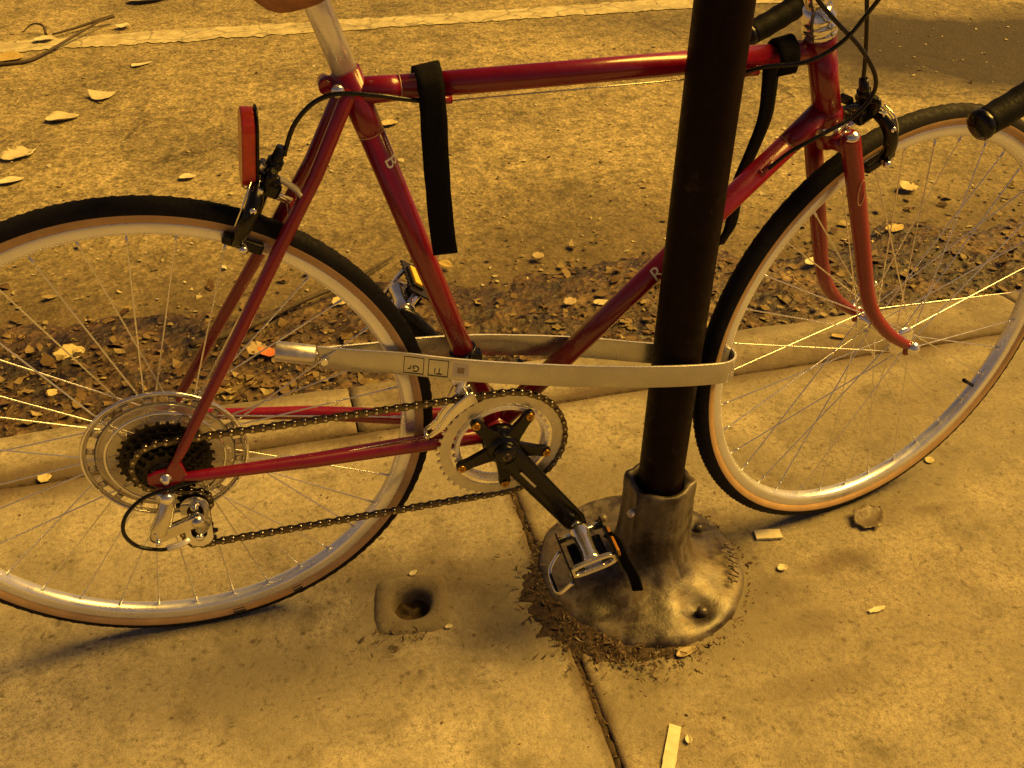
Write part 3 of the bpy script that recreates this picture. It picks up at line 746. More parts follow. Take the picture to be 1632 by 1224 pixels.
def crank(s, nm):
    mb = MB(); y0, y1 = s * .060, s * .080
    D = CD if s < 0 else -CD
    pts = [V(0, y0, 0), D * .03 + V(0, s * .063, 0), D * .09 + V(0, s * .071, 0), D * .155 + V(0, s * .0785, 0), D * .170 + V(0, s * .080, 0), D * .180 + V(0, s * .080, 0)]
    mb.tube(pts, [.0195, .0190, .0178, .0172, .0172, .013], 20, flat=((0, 1, 0), .50, 1.0), round_ends=True)
    mb.lathe([(.0001, s * .0720), (.0080, s * .0725), (.0145, s * .0705), (.0165, s * .066), (.0165, s * .050), (.0001, s * .050)], n=28)
    return part(mb, nm, 'black_metal', cr)
crank(-1, 'crank_arm'); crank(1, 'crank_arm')
part(MB().lathe([(.0001, -.0722), (.0028, -.0722), (.0030, -.0735), (.0062, -.0738), (.0068, -.0726), (.0068, -.0700)], n=18), 'crank_bolt', 'steel_dark', cr)
cs_ = MB()
for a0, a1 in ((.034, .070), (.100, .138)):
    c0 = CD * a0; c1 = CD * a1
    ya = -.0745 - .0085 * (a0 - .03) / .125; yb = -.0745 - .0085 * (a1 - .03) / .125
    cs_.box((c0 + c1) / 2 + V(0, (ya + yb) / 2 - .0006, 0) - CP * .002, ((c1 - c0).length, .0008, .0034), X=(c1 - c0) + V(0, yb - ya, 0), Y=(0, 1, 0))
part(cs_, 'crank_stripe', 'alloy_matte', cr)['kind'] = 'stuff'

# --- pedals
def pedal(s, centre, tilt, label):
    pe_ = empty('pedal', bike, Matrix.Translation(centre) @ Matrix.Rotation(tilt, 4, 'Y'))
    pe_['label'] = label
    Y = lambda y: s * y
    part(MB().tube([(0, Y(-.012), 0), (0, Y(.006), 0)], .0078, 16).tube([(0, Y(.006), 0), (0, Y(.014), 0), (0, Y(.03), 0), (0, Y(.052), 0), (0, Y(.064), 0), (0, Y(.070), 0)], [.0135, .0150, .0125, .0115, .0135, .0135], 20), 'pedal_body', 'chrome', pe_)
    # cast bracket with oval opening on the outer end
    ov = [(.035 * math.copysign(abs(math.cos(a)) ** .6, math.cos(a)), .0125 * math.copysign(abs(math.sin(a)) ** .7, math.sin(a))) for a in [2 * PI * i / 40 for i in range(40)]]
    iv = [(a * .80, b * .55) for a, b in ov]
    part(MB().ring(ov, iv, V(0, Y(.074), 0), (1, 0, 0), (0, 0, 1), .006), 'end_bracket', 'chrome', pe_, bevel=.001)
    part(MB().tube([(-.032, Y(.012), 0), (.032, Y(.012), 0)], .0042, 10, flat=((0, 1, 0), 1, 1.4)), 'inner_bracket', 'chrome', pe_)
    part(MB().box((0, Y(.042), -.0105), (.050, .046, .008)), 'pedal_floor', 'black_metal', pe_, bevel=.002)
    for q in (-1, 1):
        ol = []
        n = 9
        for i in range(n):                      # toothed cage plate
            y0 = .006 + .084 * i / n; st = .084 / n
            ol += [(Y(y0), .0125), (Y(y0 + st * .5), .0165), (Y(y0 + st), .0125)]
        ol += [(Y(.092), -.0150), (Y(.006), -.0150)]
        part(MB().prism(ol, V(q * .033, 0, 0), (0, 1, 0), (0, 0, 1), .0022), 'cage_plate', 'black_metal', pe_)
        if q < 0: continue
        part(MB().box((q * .0375, Y(.048), 0), (.006, .046, .013)), 'reflector', 'amber' if s < 0 else 'yellow', pe_, bevel=.001)
        part(MB().box((q * .0350, Y(.048), 0), (.004, .050, .018)), 'reflector_housing', 'black_plastic', pe_, bevel=.001)
    return pe_
PR = BB + CD * .170; PL = BB - CD * .170
pr = pedal(-1, V(PR.x, -.092, PR.z), math.radians(-16), 'right pedal near the cast pole base')
pl = pedal(1, V(PL.x, .092, PL.z), math.radians(-52), 'left pedal with yellow reflector seen behind the seat tube')
st_ = MB()
sp_pts = catmull([(.034, -.040, .010), (.042, -.044, -.006), (.046, -.048, -.045), (.052, -.052, -.085), (.052, -.054, -.118)], 6)
st_.tube(sp_pts, .0085, 8, flat=((1, -.4, 0), 1.0, .18))
part(st_, 'toe_strap', 'velcro', pr)
part(MB().tube(catmull([(-.036, -.020, -.012), (-.058, -.030, -.030), (-.062, -.050, -.040), (-.058, -.072, -.034), (-.034, -.080, -.012)], 6), .0028, 8), 'toe_clip_wire', 'chrome', pr)
part(MB().box((-.060, -.050, -.040), (.004, .034, .018)), 'toe_clip_pad', 'black_metal', pr, bevel=.002)

# --- chain: links placed along the belt line
def belt(circles):
    """circles: (x, z, r, sign) sign=+1 counter-clockwise; returns closed polyline"""
    n = len(circles); tang = []
    for i in range(n):
        x0, z0, r0, s0 = circles[i]; x1, z1, r1, s1 = circles[(i + 1) % n]
        dx, dz = x1 - x0, z1 - z0; L = math.hypot(dx, dz); th = math.atan2(dz, dx)
        # contact angle: normal direction n with n.(c1-c0) = s0 r0' ... for ccw travel the centre is on the left
        be = math.acos(max(-1, min(1, (s0 * r0 - s1 * r1) / L)))
        an = th - be
        nx_, nz_ = math.cos(an), math.sin(an)
        tang.append(((x0 + s0 * r0 * nx_, z0 + s0 * r0 * nz_), (x1 + s1 * r1 * nx_, z1 + s1 * r1 * nz_)))
    pts = []
    for i in range(n):
        a = tang[i - 1][1]; b = tang[i][0]; x, z, r, s = circles[i]
        a0 = math.atan2(a[1] - z, a[0] - x); a1 = math.atan2(b[1] - z, b[0] - x); d = a1 - a0
        if s > 0:
            while d < 0: d += 2 * PI
        else:
            while d > 0: d -= 2 * PI
        m = max(2, int(abs(d) / .08))
        for k in range(m + 1): pts.append(V(x + r * math.cos(a0 + d * k / m), 0, z + r * math.sin(a0 + d * k / m)))
    return pts
GP = V(.022, 0, .2755); TP = V(.0195, 0, .2215)
line_ = belt([(BB.x, BB.z, .0895, 1), (0, R, .0395, 1), (GP.x, GP.z, .0205, -1), (TP.x, TP.z, .0215, 1)])
line_.append(line_[0])
cum = [0]
for a, b in zip(line_, line_[1:]): cum.append(cum[-1] + (b - a).length)
tot = cum[-1]; NL = 2 * round(tot / .0127 / 2); pitch = tot / NL
def at_len(s):
    s %= tot
    lo = 0
    import bisect
    i = min(len(line_) - 2, max(0, bisect.bisect_right(cum, s) - 1)); d = cum[i + 1] - cum[i]
    return line_[i].lerp(line_[i + 1], (s - cum[i]) / d if d > 1e-9 else 0)
def link_mesh(outer):
    mb = MB(); h = .0039
    ol = []
    for i in range(7): a = PI / 2 + PI * i / 6; ol.append((-.00635 + h * math.cos(a), h * math.sin(a)))
    for i in range(7): a = -PI / 2 + PI * i / 6; ol.append((.00635 + h * math.cos(a), h * math.sin(a)))
    ol.insert(7, (0, -h * .72)); ol.append((0, h * .72))
    yy = .0034 if outer else .0022
    for s in (-1, 1): mb.prism(ol, V(0, s * yy, 0), (1, 0, 0), (0, 0, 1), .0010)
    if outer:
        for x in (-.00635, .00635): mb.tube([(x, -.0043, 0), (x, .0043, 0)], .0017, 8, mat=1)
    else:
        for x in (-.00635, .00635): mb.tube([(x, -.0020, 0), (x, .0020, 0)], .0037, 10, mat=1)
    return mb.mesh('link', [M['steel_dark'], M['roller']])
LM = [link_mesh(True), link_mesh(False)]
chain = empty('chain', bike, Matrix.Translation((0, -.045, 0)))
for i in range(NL):
    a = at_len(i * pitch); b = at_len((i + 1) * pitch); c_ = (a + b) / 2; d = (b - a)
    mesh_obj('link', LM[i % 2], chain, Matrix.Translation(c_) @ Matrix.Rotation(-math.atan2(d.z, d.x), 4, 'Y'))

# --- rear derailleur
rd = empty('rear_derailleur', bike)
HB = V(-.0035, -.066, .3135)
part(MB().lathe([(.0001, -.012), (.0040, -.012), (.0075, -.010), (.0090, -.006), (.0090, .004), (.0001, .004)], HB, n=20).tube([HB + V(-.012, .002, .006), HB + V(.006, .002, -.004)], .0075, 14), 'hanger_bolt', 'chrome', rd)
part(MB().tube([HB + V(.001, -.004, 0), V(-.010, -.076, .292), V(-.020, -.080, .272), V(-.026, -.080, .262)], [.0085, .0100, .0125, .0110], 16, flat=((0, 1, 0), .75, 1.0), round_ends=True), 'upper_knuckle', 'steel', rd)
for q, (dy, dz) in enumerate(((-.010, .004), (.004, -.004))):
    a = V(-.026, -.078 + dy, .262 + dz); b = V(.026, -.066 + dy, .2690 + dz)
    part(MB().box((a + b) / 2, ((b - a).length, .0035, .0175), X=b - a, Y=(0, 1, 0)), 'parallelogram_plate', 'steel', rd, bevel=.001)
part(MB().lathe([(.0001, -.003), (.003, -.003), (.0035, 0), (.0035, .02)], V(-.024, -.092, .262), n=10).lathe([(.0001, -.003), (.003, -.003), (.0035, 0), (.0035, .02)], V(.024, -.079, .269), n=10), 'pivot_pin', 'chrome', rd)
part(MB().tube([V(.024, -.074, .272), V(.030, -.070, .262), V(.026, -.064, .248)], [.0095, .0105, .0085], 14, round_ends=True), 'lower_knuckle', 'steel', rd)
def jockey(c_, nm):
    ol = gear_outline(.0205, 10, .005); inn = [(.006 * math.cos(math.atan2(b, a)), .006 * math.sin(math.atan2(b, a))) for a, b in ol]
    return part(MB().ring(ol, inn, V(c_.x, -.045, c_.z), (1, 0, 0), (0, 0, 1), .0045), nm, 'black_plastic', rd)
jockey(GP, 'jockey_wheel'); jockey(TP, 'jockey_wheel')
for yy in (-.0525, -.0375):
    ol = []
    for i in range(13): a = PI * i / 12; ol.append((GP.x + .0175 * math.cos(a), GP.z + .0175 * math.sin(a)))
    for i in range(13): a = PI + PI * i / 12; ol.append((TP.x + .0170 * math.cos(a), TP.z + .0170 * math.sin(a)))
    inn = [(x + (.021 - x) * .42, z + (.2485 - z) * .30) for x, z in ol]
    part(MB().ring(ol, inn, V(0, yy, 0), (1, 0, 0), (0, 0, 1), .0018), 'cage_plate', 'chrome', rd, bevel=.0004)
for c_ in (GP, TP): part(MB().lathe([(.0001, -.0575), (.0038, -.0572), (.0052, -.0555), (.0052, -.034)], c_, n=14), 'jockey_bolt', 'chrome', rd)
part(MB().tube(catmull([V(.040, -.064, .3295), V(.006, -.069, .3280), V(-.030, -.074, .323), V(-.054, -.080, .304), V(-.061, -.084, .280), V(-.050, -.087, .258), V(-.026, -.088, .246), V(-.010, -.088, .246)], 8), .0025, 10), 'derailleur_cable_housing', 'cable', rd)
part(MB().tube([V(-.016, -.088, .2455), V(.004, -.086, .248), V(.012, -.084, .252)], [.0045, .0040, .0036], 10), 'barrel_adjuster', 'alloy', rd)
part(MB().tube([V(.040, -.064, .3295), V(.055, -.064, .331), V(.34, -.033, .316)], [.0009, .0009, .0009], 6), 'shift_wire', 'wire', rd)

# --- front derailleur
fd = empty('front_derailleur', bike)
FD0 = BB + STD * .135
part(MB().lathe([(.0148, -.008), (.0185, -.0075), (.0185, .0075), (.0148, .008)], FD0, STD, 28).box(FD0 + V(.012, -.012, .0), (.016, .016, .018)), 'clamp_band', 'black_metal', fd, bevel=.001)
fdpath = []
for i in range(9):
    a = math.radians(112 + 36 * i / 8); fdpath.append(BB + V(.0985 * math.cos(a), 0, .0985 * math.sin(a)))
fdpath.append(BB + V(-.101, 0, .040))
for yy in (-.0530, -.0365):
    mb = MB(); vs = []; k = len(fdpath)
    for i, q in enumerate(fdpath):
        rdn = (q - BB).normalized(); wd = .003 + .010 * (1 - i / (k - 1)) ** .8
        for h in (-.004 if i < k - 1 else -.003, wd):
            for dy in (-.0008, .0008): vs.append(q + rdn * h + V(0, yy + dy, 0))
    fs = []
    for i in range(k - 1):
        a, b = 4 * i, 4 * (i + 1)
        fs += [(a, a + 2, b + 2, b), (a + 1, b + 1, b + 3, a + 3), (a, b, b + 1, a + 1), (a + 2, a + 3, b + 3, b + 2)]
    fs += [(0, 1, 3, 2), (4 * (k - 1), 4 * (k - 1) + 2, 4 * (k - 1) + 3, 4 * (k - 1) + 1)]
    part(mb.add(vs, fs, 0, False), 'cage_plate', 'chrome', fd, bevel=.0005)
    # rolled upper lip
    part(MB().tube([q + (q - BB).normalized() * (.003 + .010 * (1 - i / (len(fdpath) - 1)) ** .8) + V(0, yy, 0) for i, q in enumerate(fdpath)], .0018, 8), 'cage_lip', 'chrome', fd)
for q, h in ((fdpath[-1], .003), (fdpath[1], .012)):
    part(MB().tube([q + (q - BB).normalized() * h + V(0, -.0535, 0), q + (q - BB).normalized() * h + V(0, -.036, 0)], .0026, 8), 'cage_spacer', 'chrome', fd)
part(MB().box((FD0 + fdpath[2]) / 2 + V(-.004, -.030, .010), (.034, .010, .014), X=(1, 0, .35), Y=(0, 1, 0)).tube([FD0 + V(.004, -.020, .0), fdpath[3] + V(0, -.036, .012)], .0055, 10), 'linkage', 'alloy', fd, bevel=.001)
part(MB().tube(catmull([FD0 + V(-.002, -.028, .014), V(.350, -.028, .345), V(.372, -.024, .300), V(.405, -.010, .270)]), .0009, 6), 'shift_wire', 'wire', fd)

# --- brake calipers
def caliper(name, parent_mw, axle, rad_dir, fwd, off, flip, label):
    """u = radial from the axle, w = away from the frame"""
    e = empty(name, bike, parent_mw); e['label'] = label
    U = V(rad_dir).normalized(); Wd = V(fwd).normalized(); B = V(0, 1, 0)
    def P(v, u, w=0): return axle + U * u + B * v + Wd * (off + w)
    part(MB().tube([P(0, .372, -.030), P(0, .372, .022)], .0045, 12).lathe([(.0001, .026), (.0055, .026), (.0075, .022), (.0075, .016), (.0001, .016)], P(0, .372, 0), Wd, 6), 'pivot_bolt', 'chrome', e)
    for s, w0 in ((1, -.004), (-1, .013)):
        pts = catmull([P(-s * .012, .392, w0), P(s * .010, .382, w0), P(s * .030, .370, w0), P(s * .036, .350, w0), P(s * .030, .328, w0), P(s * .022, .312, w0)], 5)
        part(MB().tube(pts, [.0066 + .0022 * math.sin(PI * i / (len(pts) - 1)) for i in range(len(pts))], 8, flat=(Wd, 1.0, 1.1), round_ends=True), 'caliper_arm', 'black_metal', e)
        t_ = Wd.cross(V(0, 1, 0)); T_ = V(-U.z, 0, U.x)
        part(MB().box(P(s * .0165, .3105, w0 * .4), (.046, .012, .0125), X=T_, Y=(0, 1, 0)), 'brake_pad', 'black_plastic', e, bevel=.0025)
        part(MB().tube([P(s * .019, .3105, w0 * .4), P(s * .034, .3105, w0 * .4)], .0042, 10).lathe([(.0001, .0), (.0050, .0), (.0050, .005), (.0001, .006)], P(s * .030, .3105, w0 * .4), (0, s, 0), 10), 'pad_bolt', 'chrome', e)
    yk = flip
    part(MB().box(P(0, .380, .004), (.034, .030, .018), X=Wd, Y=(0, 1, 0)), 'caliper_body', 'black_metal', e, bevel=.004)
    for v_, u_, w_ in ((-.040, .362, .013), (-.036, .334, .013), (-.016, .384, .013)): part(MB().lathe([(.0001, -.004), (.0030, -.004), (.0042, -.002), (.0042, .006)], P(v_, u_, w_), (0, 1, 0), 10), 'arm_bolt', 'chrome', e)
    part(MB().tube(catmull([P(-.020, .386, .022), P(-.034, .372, .024), P(-.036, .350, .024), P(-.028, .330, .022)], 5), .0011, 6), 'return_spring', 'chrome', e)
    part(MB().tube(catmull([P(0, .374, .006), P(yk * .016, .388, .006), P(yk * .024, .402, .006)], 5), [.0085] * 11, 12, flat=(Wd, .7, 1.2), round_ends=True), 'cable_arm', 'black_metal', e)
    part(MB().tube([P(yk * .006, .398, .004), P(yk * .010, .414, .004), P(yk * .011, .430, .004)], [.0082, .0068, .0055], 12).tube([P(yk * .008, .404, .004), P(yk * .009, .414, .004)], .0090, 10), 'barrel_adjuster', 'black_metal', e)
    part(MB().box(P(yk * .022, .378, .012), (.012, .020, .006), X=Wd.cross(V(0, 1, 0)), Y=(0, 1, 0)).tube([P(yk * .023, .372, .008), P(yk * .023, .372, .020)], .0045, 6), 'cable_anchor', 'chrome', e, bevel=.001)
    part(MB().tube([P(yk * .0115, .428, .004), P(yk * .016, .395, .010), P(yk * .018, .366, .012)], .0009, 6), 'brake_wire', 'wire', e)
    part(MB().box(P(-yk * .030, .386, .006), (.010, .020, .008), X=Wd.cross(V(0, 1, 0)), Y=(0, 1, 0)), 'release_lever', 'black_metal', e, bevel=.001)
    return e
rb = caliper('brake_caliper', None, AX, (.46, 0, .888), (-.853, 0, .522), .004, -1, 'black rear brake caliper over the rear tyre')
FU = (S0 + K * .372) - FA; FU = V(FU.x, 0, FU.z).normalized()
fb = caliper('brake_caliper', STEER, FA, (-.395, 0, .918), (.918, 0, .395), .012, -1, 'black front brake caliper at the fork crown')

# --- rear reflector
rf = empty('rear_reflector', bike)
def stadium(h, w, n=8):
    o = []
    for i in range(n + 1): a = PI * i / n; o.append((w * math.cos(a), h + w * math.sin(a)))
    for i in range(n + 1): a = PI + PI * i / n; o.append((w * math.cos(a), -h + w * math.sin(a)))
    return o
RX = V(.1585, -.002, .728)
Xr = V(.06, -1, 0); Zr = V(.13, 0, 1)
part(MB().prism(stadium(.022, .021), RX + V(-.0030, 0, 0), Xr, Zr, .0145), 'reflector_lens', 'reflector', rf, bevel=.002)
part(MB().prism(stadium(.0225, .022), RX + V(.0060, 0, 0), Xr, Zr, .003), 'reflector_back', 'black_plastic', rf, bevel=.002)
part(MB().tube(catmull([RX + V(.006, 0, -.024), V(.172, -.004, .697), V(.186, -.010, .690), V(.200, -.020, .682), V(.206, -.027, .676)], 6), .0042, 10, flat=((0, 1, 0), 1.5, .8)), 'reflector_bracket', 'clear', rf)

# --- fork, headset, stem, bars (turned with the front wheel)
fork = empty('fork', bike, STEER)
for s in (-1, 1):
    blade = [V(.8580, s * .0345, .6800), V(.8630, s * .0355, .6660), V(.8780, s * .0385, .6200), V(.9080, s * .0430, .5300), V(.9330, s * .0460, .4560), V(.9540, s * .0485, .4160), V(.9850, s * .0510, .3810), V(1.012, s * .0525, .3600), V(1.030, s * .0530, .3480)]
    bl = catmull(blade, 5); nb = len(bl)
    part(MB().tube(bl, [.0128 - .0062 * (i / (nb - 1)) ** 1.3 for i in range(nb)], 22, flat=((0, 1, 0), .88, 1.08), round_ends=True), 'fork_blade', 'red', fork)
    part(MB().prism([(-.014, .012), (-.004, .012), (.008, .006), (.012, -.004), (.008, -.012), (.002, -.008), (-.004, -.012), (-.012, -.010)], V(W, s * .0535, R), (1, 0, 0), (0, 0, 1), .005), 'fork_end', 'red', fork, bevel=.001)
CRN = S0 + K * .368
part(MB().tube([CRN + V(.003, -.038, 0), CRN + V(.003, 0, .003), CRN + V(.003, .038, 0)], [.0130, .0155, .0130], 18, flat=((1, 0, 0), 1.1, .8)).tube([CRN - K * .006, CRN + K * .020], .0165, 24), 'fork_crown', 'red', fork)
for s in (-1, 1):
    part(MB().lathe([(.0112, -.004), (.0118, 0), (.0075, .005), (.0001, .006)], V(.8568, s * .0345, .6845), K, 20), 'crown_cap', 'chrome', fork)
# outline oval decal on the near blade
ovp = [V(.8795, 0, .612) + K * (.0165 * math.cos(2 * PI * i / 28)) + V(.9483, 0, .3173) * (.0055 * math.sin(2 * PI * i / 28) + .004 * math.cos(2 * PI * i / 28)) + V(0, -.0498 - .0004, 0) for i in range(29)]
part(MB().tube(ovp, .0006, 6, caps=False), 'decal_oval', 'decal_gold', fork)
hs = MB(); hs.lathe([(.0172, 0), (.0195, .001), (.0198, .006), (.0180, .008), (.0205, .010), (.0205, .016), (.0185, .018), (.0195, .021), (.0195, .025), (.0165, .028), (.0165, .036), (.0001, .036)], HT_T - K * .001, K, 36)
part(hs, 'headset', 'chrome', bike)
hs = MB(); hs.lathe([(.0001, -.012), (.0185, -.011), (.0200, -.008), (.0200, -.003), (.0180, 0)], HT_B + K * .001, K, 36)
part(hs, 'headset_cup', 'chrome', bike)
stem = empty('stem', bike, STEER)
SQ = HT_T + K * .062; BC = V(.890, 0, .897)
part(MB().tube([HT_T + K * .02, SQ], .0111, 20).tube([HT_T + K * .030, HT_T + K * .046, HT_T + K * .060], [.0125, .0150, .0150], 22).tube([SQ - K * .004, SQ + K * .012, SQ + K * .013], [.0145, .0145, .008], 20).tube([SQ + K * .002, (SQ + BC) / 2, BC], [.0140, .0128, .0140], 18), 'stem_body', 'chrome', stem)
part(MB().lathe([(.0128, -.022), (.0190, -.021), (.0190, .021), (.0128, .022)], BC, (0, 1, 0), 26), 'stem_clamp', 'chrome', stem)
hb = empty('handlebar', bike, STEER)
part(MB().tube([BC + V(0, -.10, 0), BC + V(0, .10, 0)], .0128, 20), 'bar_tube', 'alloy', hb)
for s in (-1, 1):
    hp = catmull([BC + V(0, s * .09, 0), BC + V(.002, s * .150, 0), BC + V(.016, s * .190, 0), BC + V(.055, s * .2005, -.004), BC + V(.085, s * .2015, -.032), BC + V(.090, s * .2015, -.070), BC + V(.068, s * .2010, -.112), BC + V(.032, s * .2005, -.131), V(.872, s * .200, .748)], 6)
    n_ = len(hp)
    part(MB().tube(hp, [.0158 + .0008 * ((i % 3) == 0) for i in range(n_)], 18, round_ends=False), 'bar_tape', 'tape', hb)
    ed = (hp[-1] - hp[-2]).normalized()
    part(MB().lathe([(.0160, -.004), (.0170, -.001), (.0168, .004), (.0110, .0075), (.0001, .0085)], hp[-1], ed, 22), 'bar_end_plug', 'black_metal', hb)
    lv = empty('brake_lever', bike, STEER)
    part(MB().tube([BC + V(.092, s * .2015, .002), BC + V(.108, s * .2015, .020), BC + V(.122, s * .2015, .044), BC + V(.122, s * .2015, .058)], [.0140, .0150, .0145, .0100], 16, round_ends=True), 'hood', 'black_plastic', lv)
    part(MB().tube(catmull([BC + V(.130, s * .2015, .042), BC + V(.150, s * .203, .012), BC + V(.150, s * .208, -.036), BC + V(.132, s * .212, -.078)], 6), .0062, 10, flat=((0, 1, 0), 1.5, .7)), 'lever_blade', 'chrome', lv)

# --- cables
def cable(pts, name, parent=bike, r=.0026, mat='cable', mw=None): return part(MB().tube(catmull(pts, 8), r, 10), name, mat, parent, mw)
cable([V(.353, -.0175, .7655), V(.318, -.021, .7740), V(.2938, -.023, .7800), V(.2552, -.022, .7847), V(.2286, -.018, .7756), V(.2070, -.014, .7530), V(.1950, -.011, .7260), V(.1925, -.011, .7180)], 'brake_cable_housing')
part(MB().tube([V(.375, -.0175, .7655), V(.713, -.0175, .7685)], .0009, 6), 'brake_wire', 'wire', bike)
cable([V(.713, -.0150, .7690), V(.7373, -.030, .7800), V(.7754, -.046, .7880), V(.809, -.055, .8110), V(.830, -.065, .850), V(.845, -.085, .900), V(.850, -.115, .935), V(.880, -.155, .940)], 'brake_cable_housing')
cable([V(.772, -.0150, .6450), V(.790, -.024, .6680), V(.8072, -.030, .6814), V(.8335, -.031, .6949), V(.8635, -.031, .7104), V(.8815, -.031, .7340), V(.8790, -.031, .7590), V(.8497, -.031, .7940), V(.805, -.034, .8300), V(.772, -.038, .862), V(.765, -.05, .900), V(.80, -.10, .945), V(.86, -.15, .945)], 'shift_cable_housing')
FBT = STEER @ (FA + V(-.395, 0, .918).normalized() * .430 + V(0, -.011, 0) + V(.918, 0, .395).normalized() * .016)
cable([FBT, FBT + V(-.006, -.002, .028), FBT + V(-.018, -.004, .075), FBT + V(-.030, 0, .125), FBT + V(-.028, .03, .17), FBT + V(.0, .09, .195), FBT + V(.03, .15, .19)], 'brake_cable_housing')

# ------------------------------------------------------------------ titanium bow lock
LOCK = [(.201, -.008, .456), (.2419, -.022, .4537), (.302, -.036, .4484), (.3469, -.050, .4437), (.4076, -.066, .4375), (.4999, -.088, .4310), (.5789, -.103, .4256), (.6198, -.108, .4224), (.6628, -.110, .4179), (.7097, -.106, .4108), (.7312, -.096, .4050), (.7455, -.080, .3995), (.7530, -.060, .3945), (.7490, -.044, .3920), (.7007, -.029, .3948), (.6477, -.021, .3990), (.5499, .010, .4050), (.4482, .028, .4135), (.3927, .032, .4190), (.3286, .028, .4270), (.2778, .018, .4350), (.2014, .006, .4468)]
lock = empty('bow_lock', None); tag(lock, 'long flat titanium bow lock around the pole, frame and both wheels', 'lock')
lp = catmull(LOCK, 6)
lm = MB(); vs = []
for i, q in enumerate(lp):
    d = (lp[min(i + 1, len(lp) - 1)] - lp[max(i - 1, 0)]).normalized(); nn = V(d.y, -d.x, 0).normalized()
    for h in (0, -.033):
        for o_ in (0, .0030): vs.append(q - nn * o_ + V(0, 0, h))
k = len(lp); fs = []
for i in range(k - 1):
    a, b = 4 * i, 4 * (i + 1)
    fs += [(a, a + 2, b + 2, b), (a + 1, b + 1, b + 3, a + 3), (a, b, b + 1, a + 1), (a + 2, a + 3, b + 3, b + 2)]
fs += [(0, 1, 3, 2), (4 * (k - 1), 4 * (k - 1) + 2, 4 * (k - 1) + 3, 4 * (k - 1) + 1)]
lm.add(vs, fs, 0, True)
for i in range(k - 1): lm.m[4 * i + 2] = 1; lm.m[4 * i + 3] = 1  # edge faces take a brighter alloy, painting in the edge highlight
lb = lm.build('band', [M['titanium'], M['alloy']], lock, bevel=.0004)
for p_ in lb.data.polygons: p_.use_smooth = True
LA = V(.1975, -.002, .4400); LBv = V(.1500, .004, .4505)
part(MB().tube([LA, LBv], .0130, 30), 'lock_cylinder', 'alloy_matte', lock, bevel=.0008)
part(MB().tube([LA, LA + (LA - LBv).normalized() * .014], .0058, 16).tube([LA + V(.009, -.004, -.003), LA + V(.010, -.015, -.003)], .0046, 12), 'lock_bolt', 'chrome', lock)
def lock_frame(sx):
    best = min(range(k // 2), key=lambda i: abs(lp[i].x - sx)); q = lp[best]; d = (lp[best + 1] - lp[best - 1]).normalized()
    nn = V(d.y, -d.x, 0).normalized(); return q, d, nn
def lock_print(sx, body):
    q, d, nn = lock_frame(sx); up = nn.cross(d) * -1
    up = V(0, 0, 1) - d * d.z; up.normalize()
    cc = q - up * .0165 + nn * .0004
    mbx = MB(); h = .0128; t = .0007
    o1 = [(-h, -h), (h, -h), (h, h), (-h, h)]; i1 = [(a * (1 - t / h * 1.3), b * (1 - t / h * 1.3)) for a, b in o1]
    mbx.ring(o1, i1, cc, d, up, .0003)
    mbx.build('printed_square', M['print'], lock)
    me = text_mesh(body, .0135)
    for v in me.vertices:
        x, y = v.co.x, v.co.y
        v.co = cc - d * x - up * (y + .0045) + nn * .0002      # printed upside down
    me.materials.clear(); me.materials.append(M['print']); mesh_obj('printed_letters', me, lock)
lock_print(.3165, 'Gr'); lock_print(.3430, 'Ti')
q, d, nn = lock_frame(.3710); up = (V(0, 0, 1) - d * d.z).normalized()
part(MB().box(q - up * .0165 + nn * .0003, (.0205, .0004, .0205), X=d, Y=nn, Z=up), 'sticker', 'sticker', lock)
part(MB().box(q - up * .0165 + nn * .00055, (.009, .0003, .009), X=d, Y=nn, Z=up), 'sticker_print', 'leaf_tan', lock)

# ------------------------------------------------------------------ hook-and-loop straps on the top tube
def strap(name, path, wdir, width, thick):
    mb = MB(); vs = []; P_ = catmull(path, 6); k = len(P_)
    for i, q in enumerate(P_):
        t_ = (P_[min(i + 1, k - 1)] - P_[max(i - 1, 0)]).normalized()
        w_ = V(wdir(i / (k - 1))); w_ = (w_ - t_ * w_.dot(t_)).normalized(); n_ = t_.cross(w_)
        for a, b in ((-1, -1), (-.5, -1.1), (.5, -1.1), (1, -1), (1, 1), (.5, 1.1), (-.5, 1.1), (-1, 1)):
            e_ = 1 + .05 * nz(i * .3, a, 1.3, 4)
            vs.append(q + w_ * a * width / 2 * e_ + n_ * b * thick / 2)
    fs = [(i * 8 + j, i * 8 + (j + 1) % 8, (i + 1) * 8 + (j + 1) % 8, (i + 1) * 8 + j) for i in range(k - 1) for j in range(8)]
    fs += [tuple(range(8)), tuple((k - 1) * 8 + j for j in range(8))]
    mb.add(vs, fs); return mb.build(name, M['velcro'])
LB_ = Matrix.Rotation(LEAN, 3, 'X')
def bw(*a): return LB_ @ V(*a)
s1 = strap('velcro_strap', [bw(.3515, .020, .770), bw(.3515, .0185, .786), bw(.3512, .010, .7965), bw(.3510, -.004, .7980), bw(.3512, -.0175, .790), bw(.3520, -.0215, .775), bw(.3530, -.022, .745), bw(.3545, -.021, .690), bw(.3570, -.020, .640), bw(.3600, -.0205, .600), bw(.3620, -.021, .582)], lambda u: (1, .22 * math.sin(u * 5), .08), .0290, .0032)
tag(s1, 'black hook-and-loop strap draped over the top tube near the seat post', 'strap', 'black straps on the top tube')
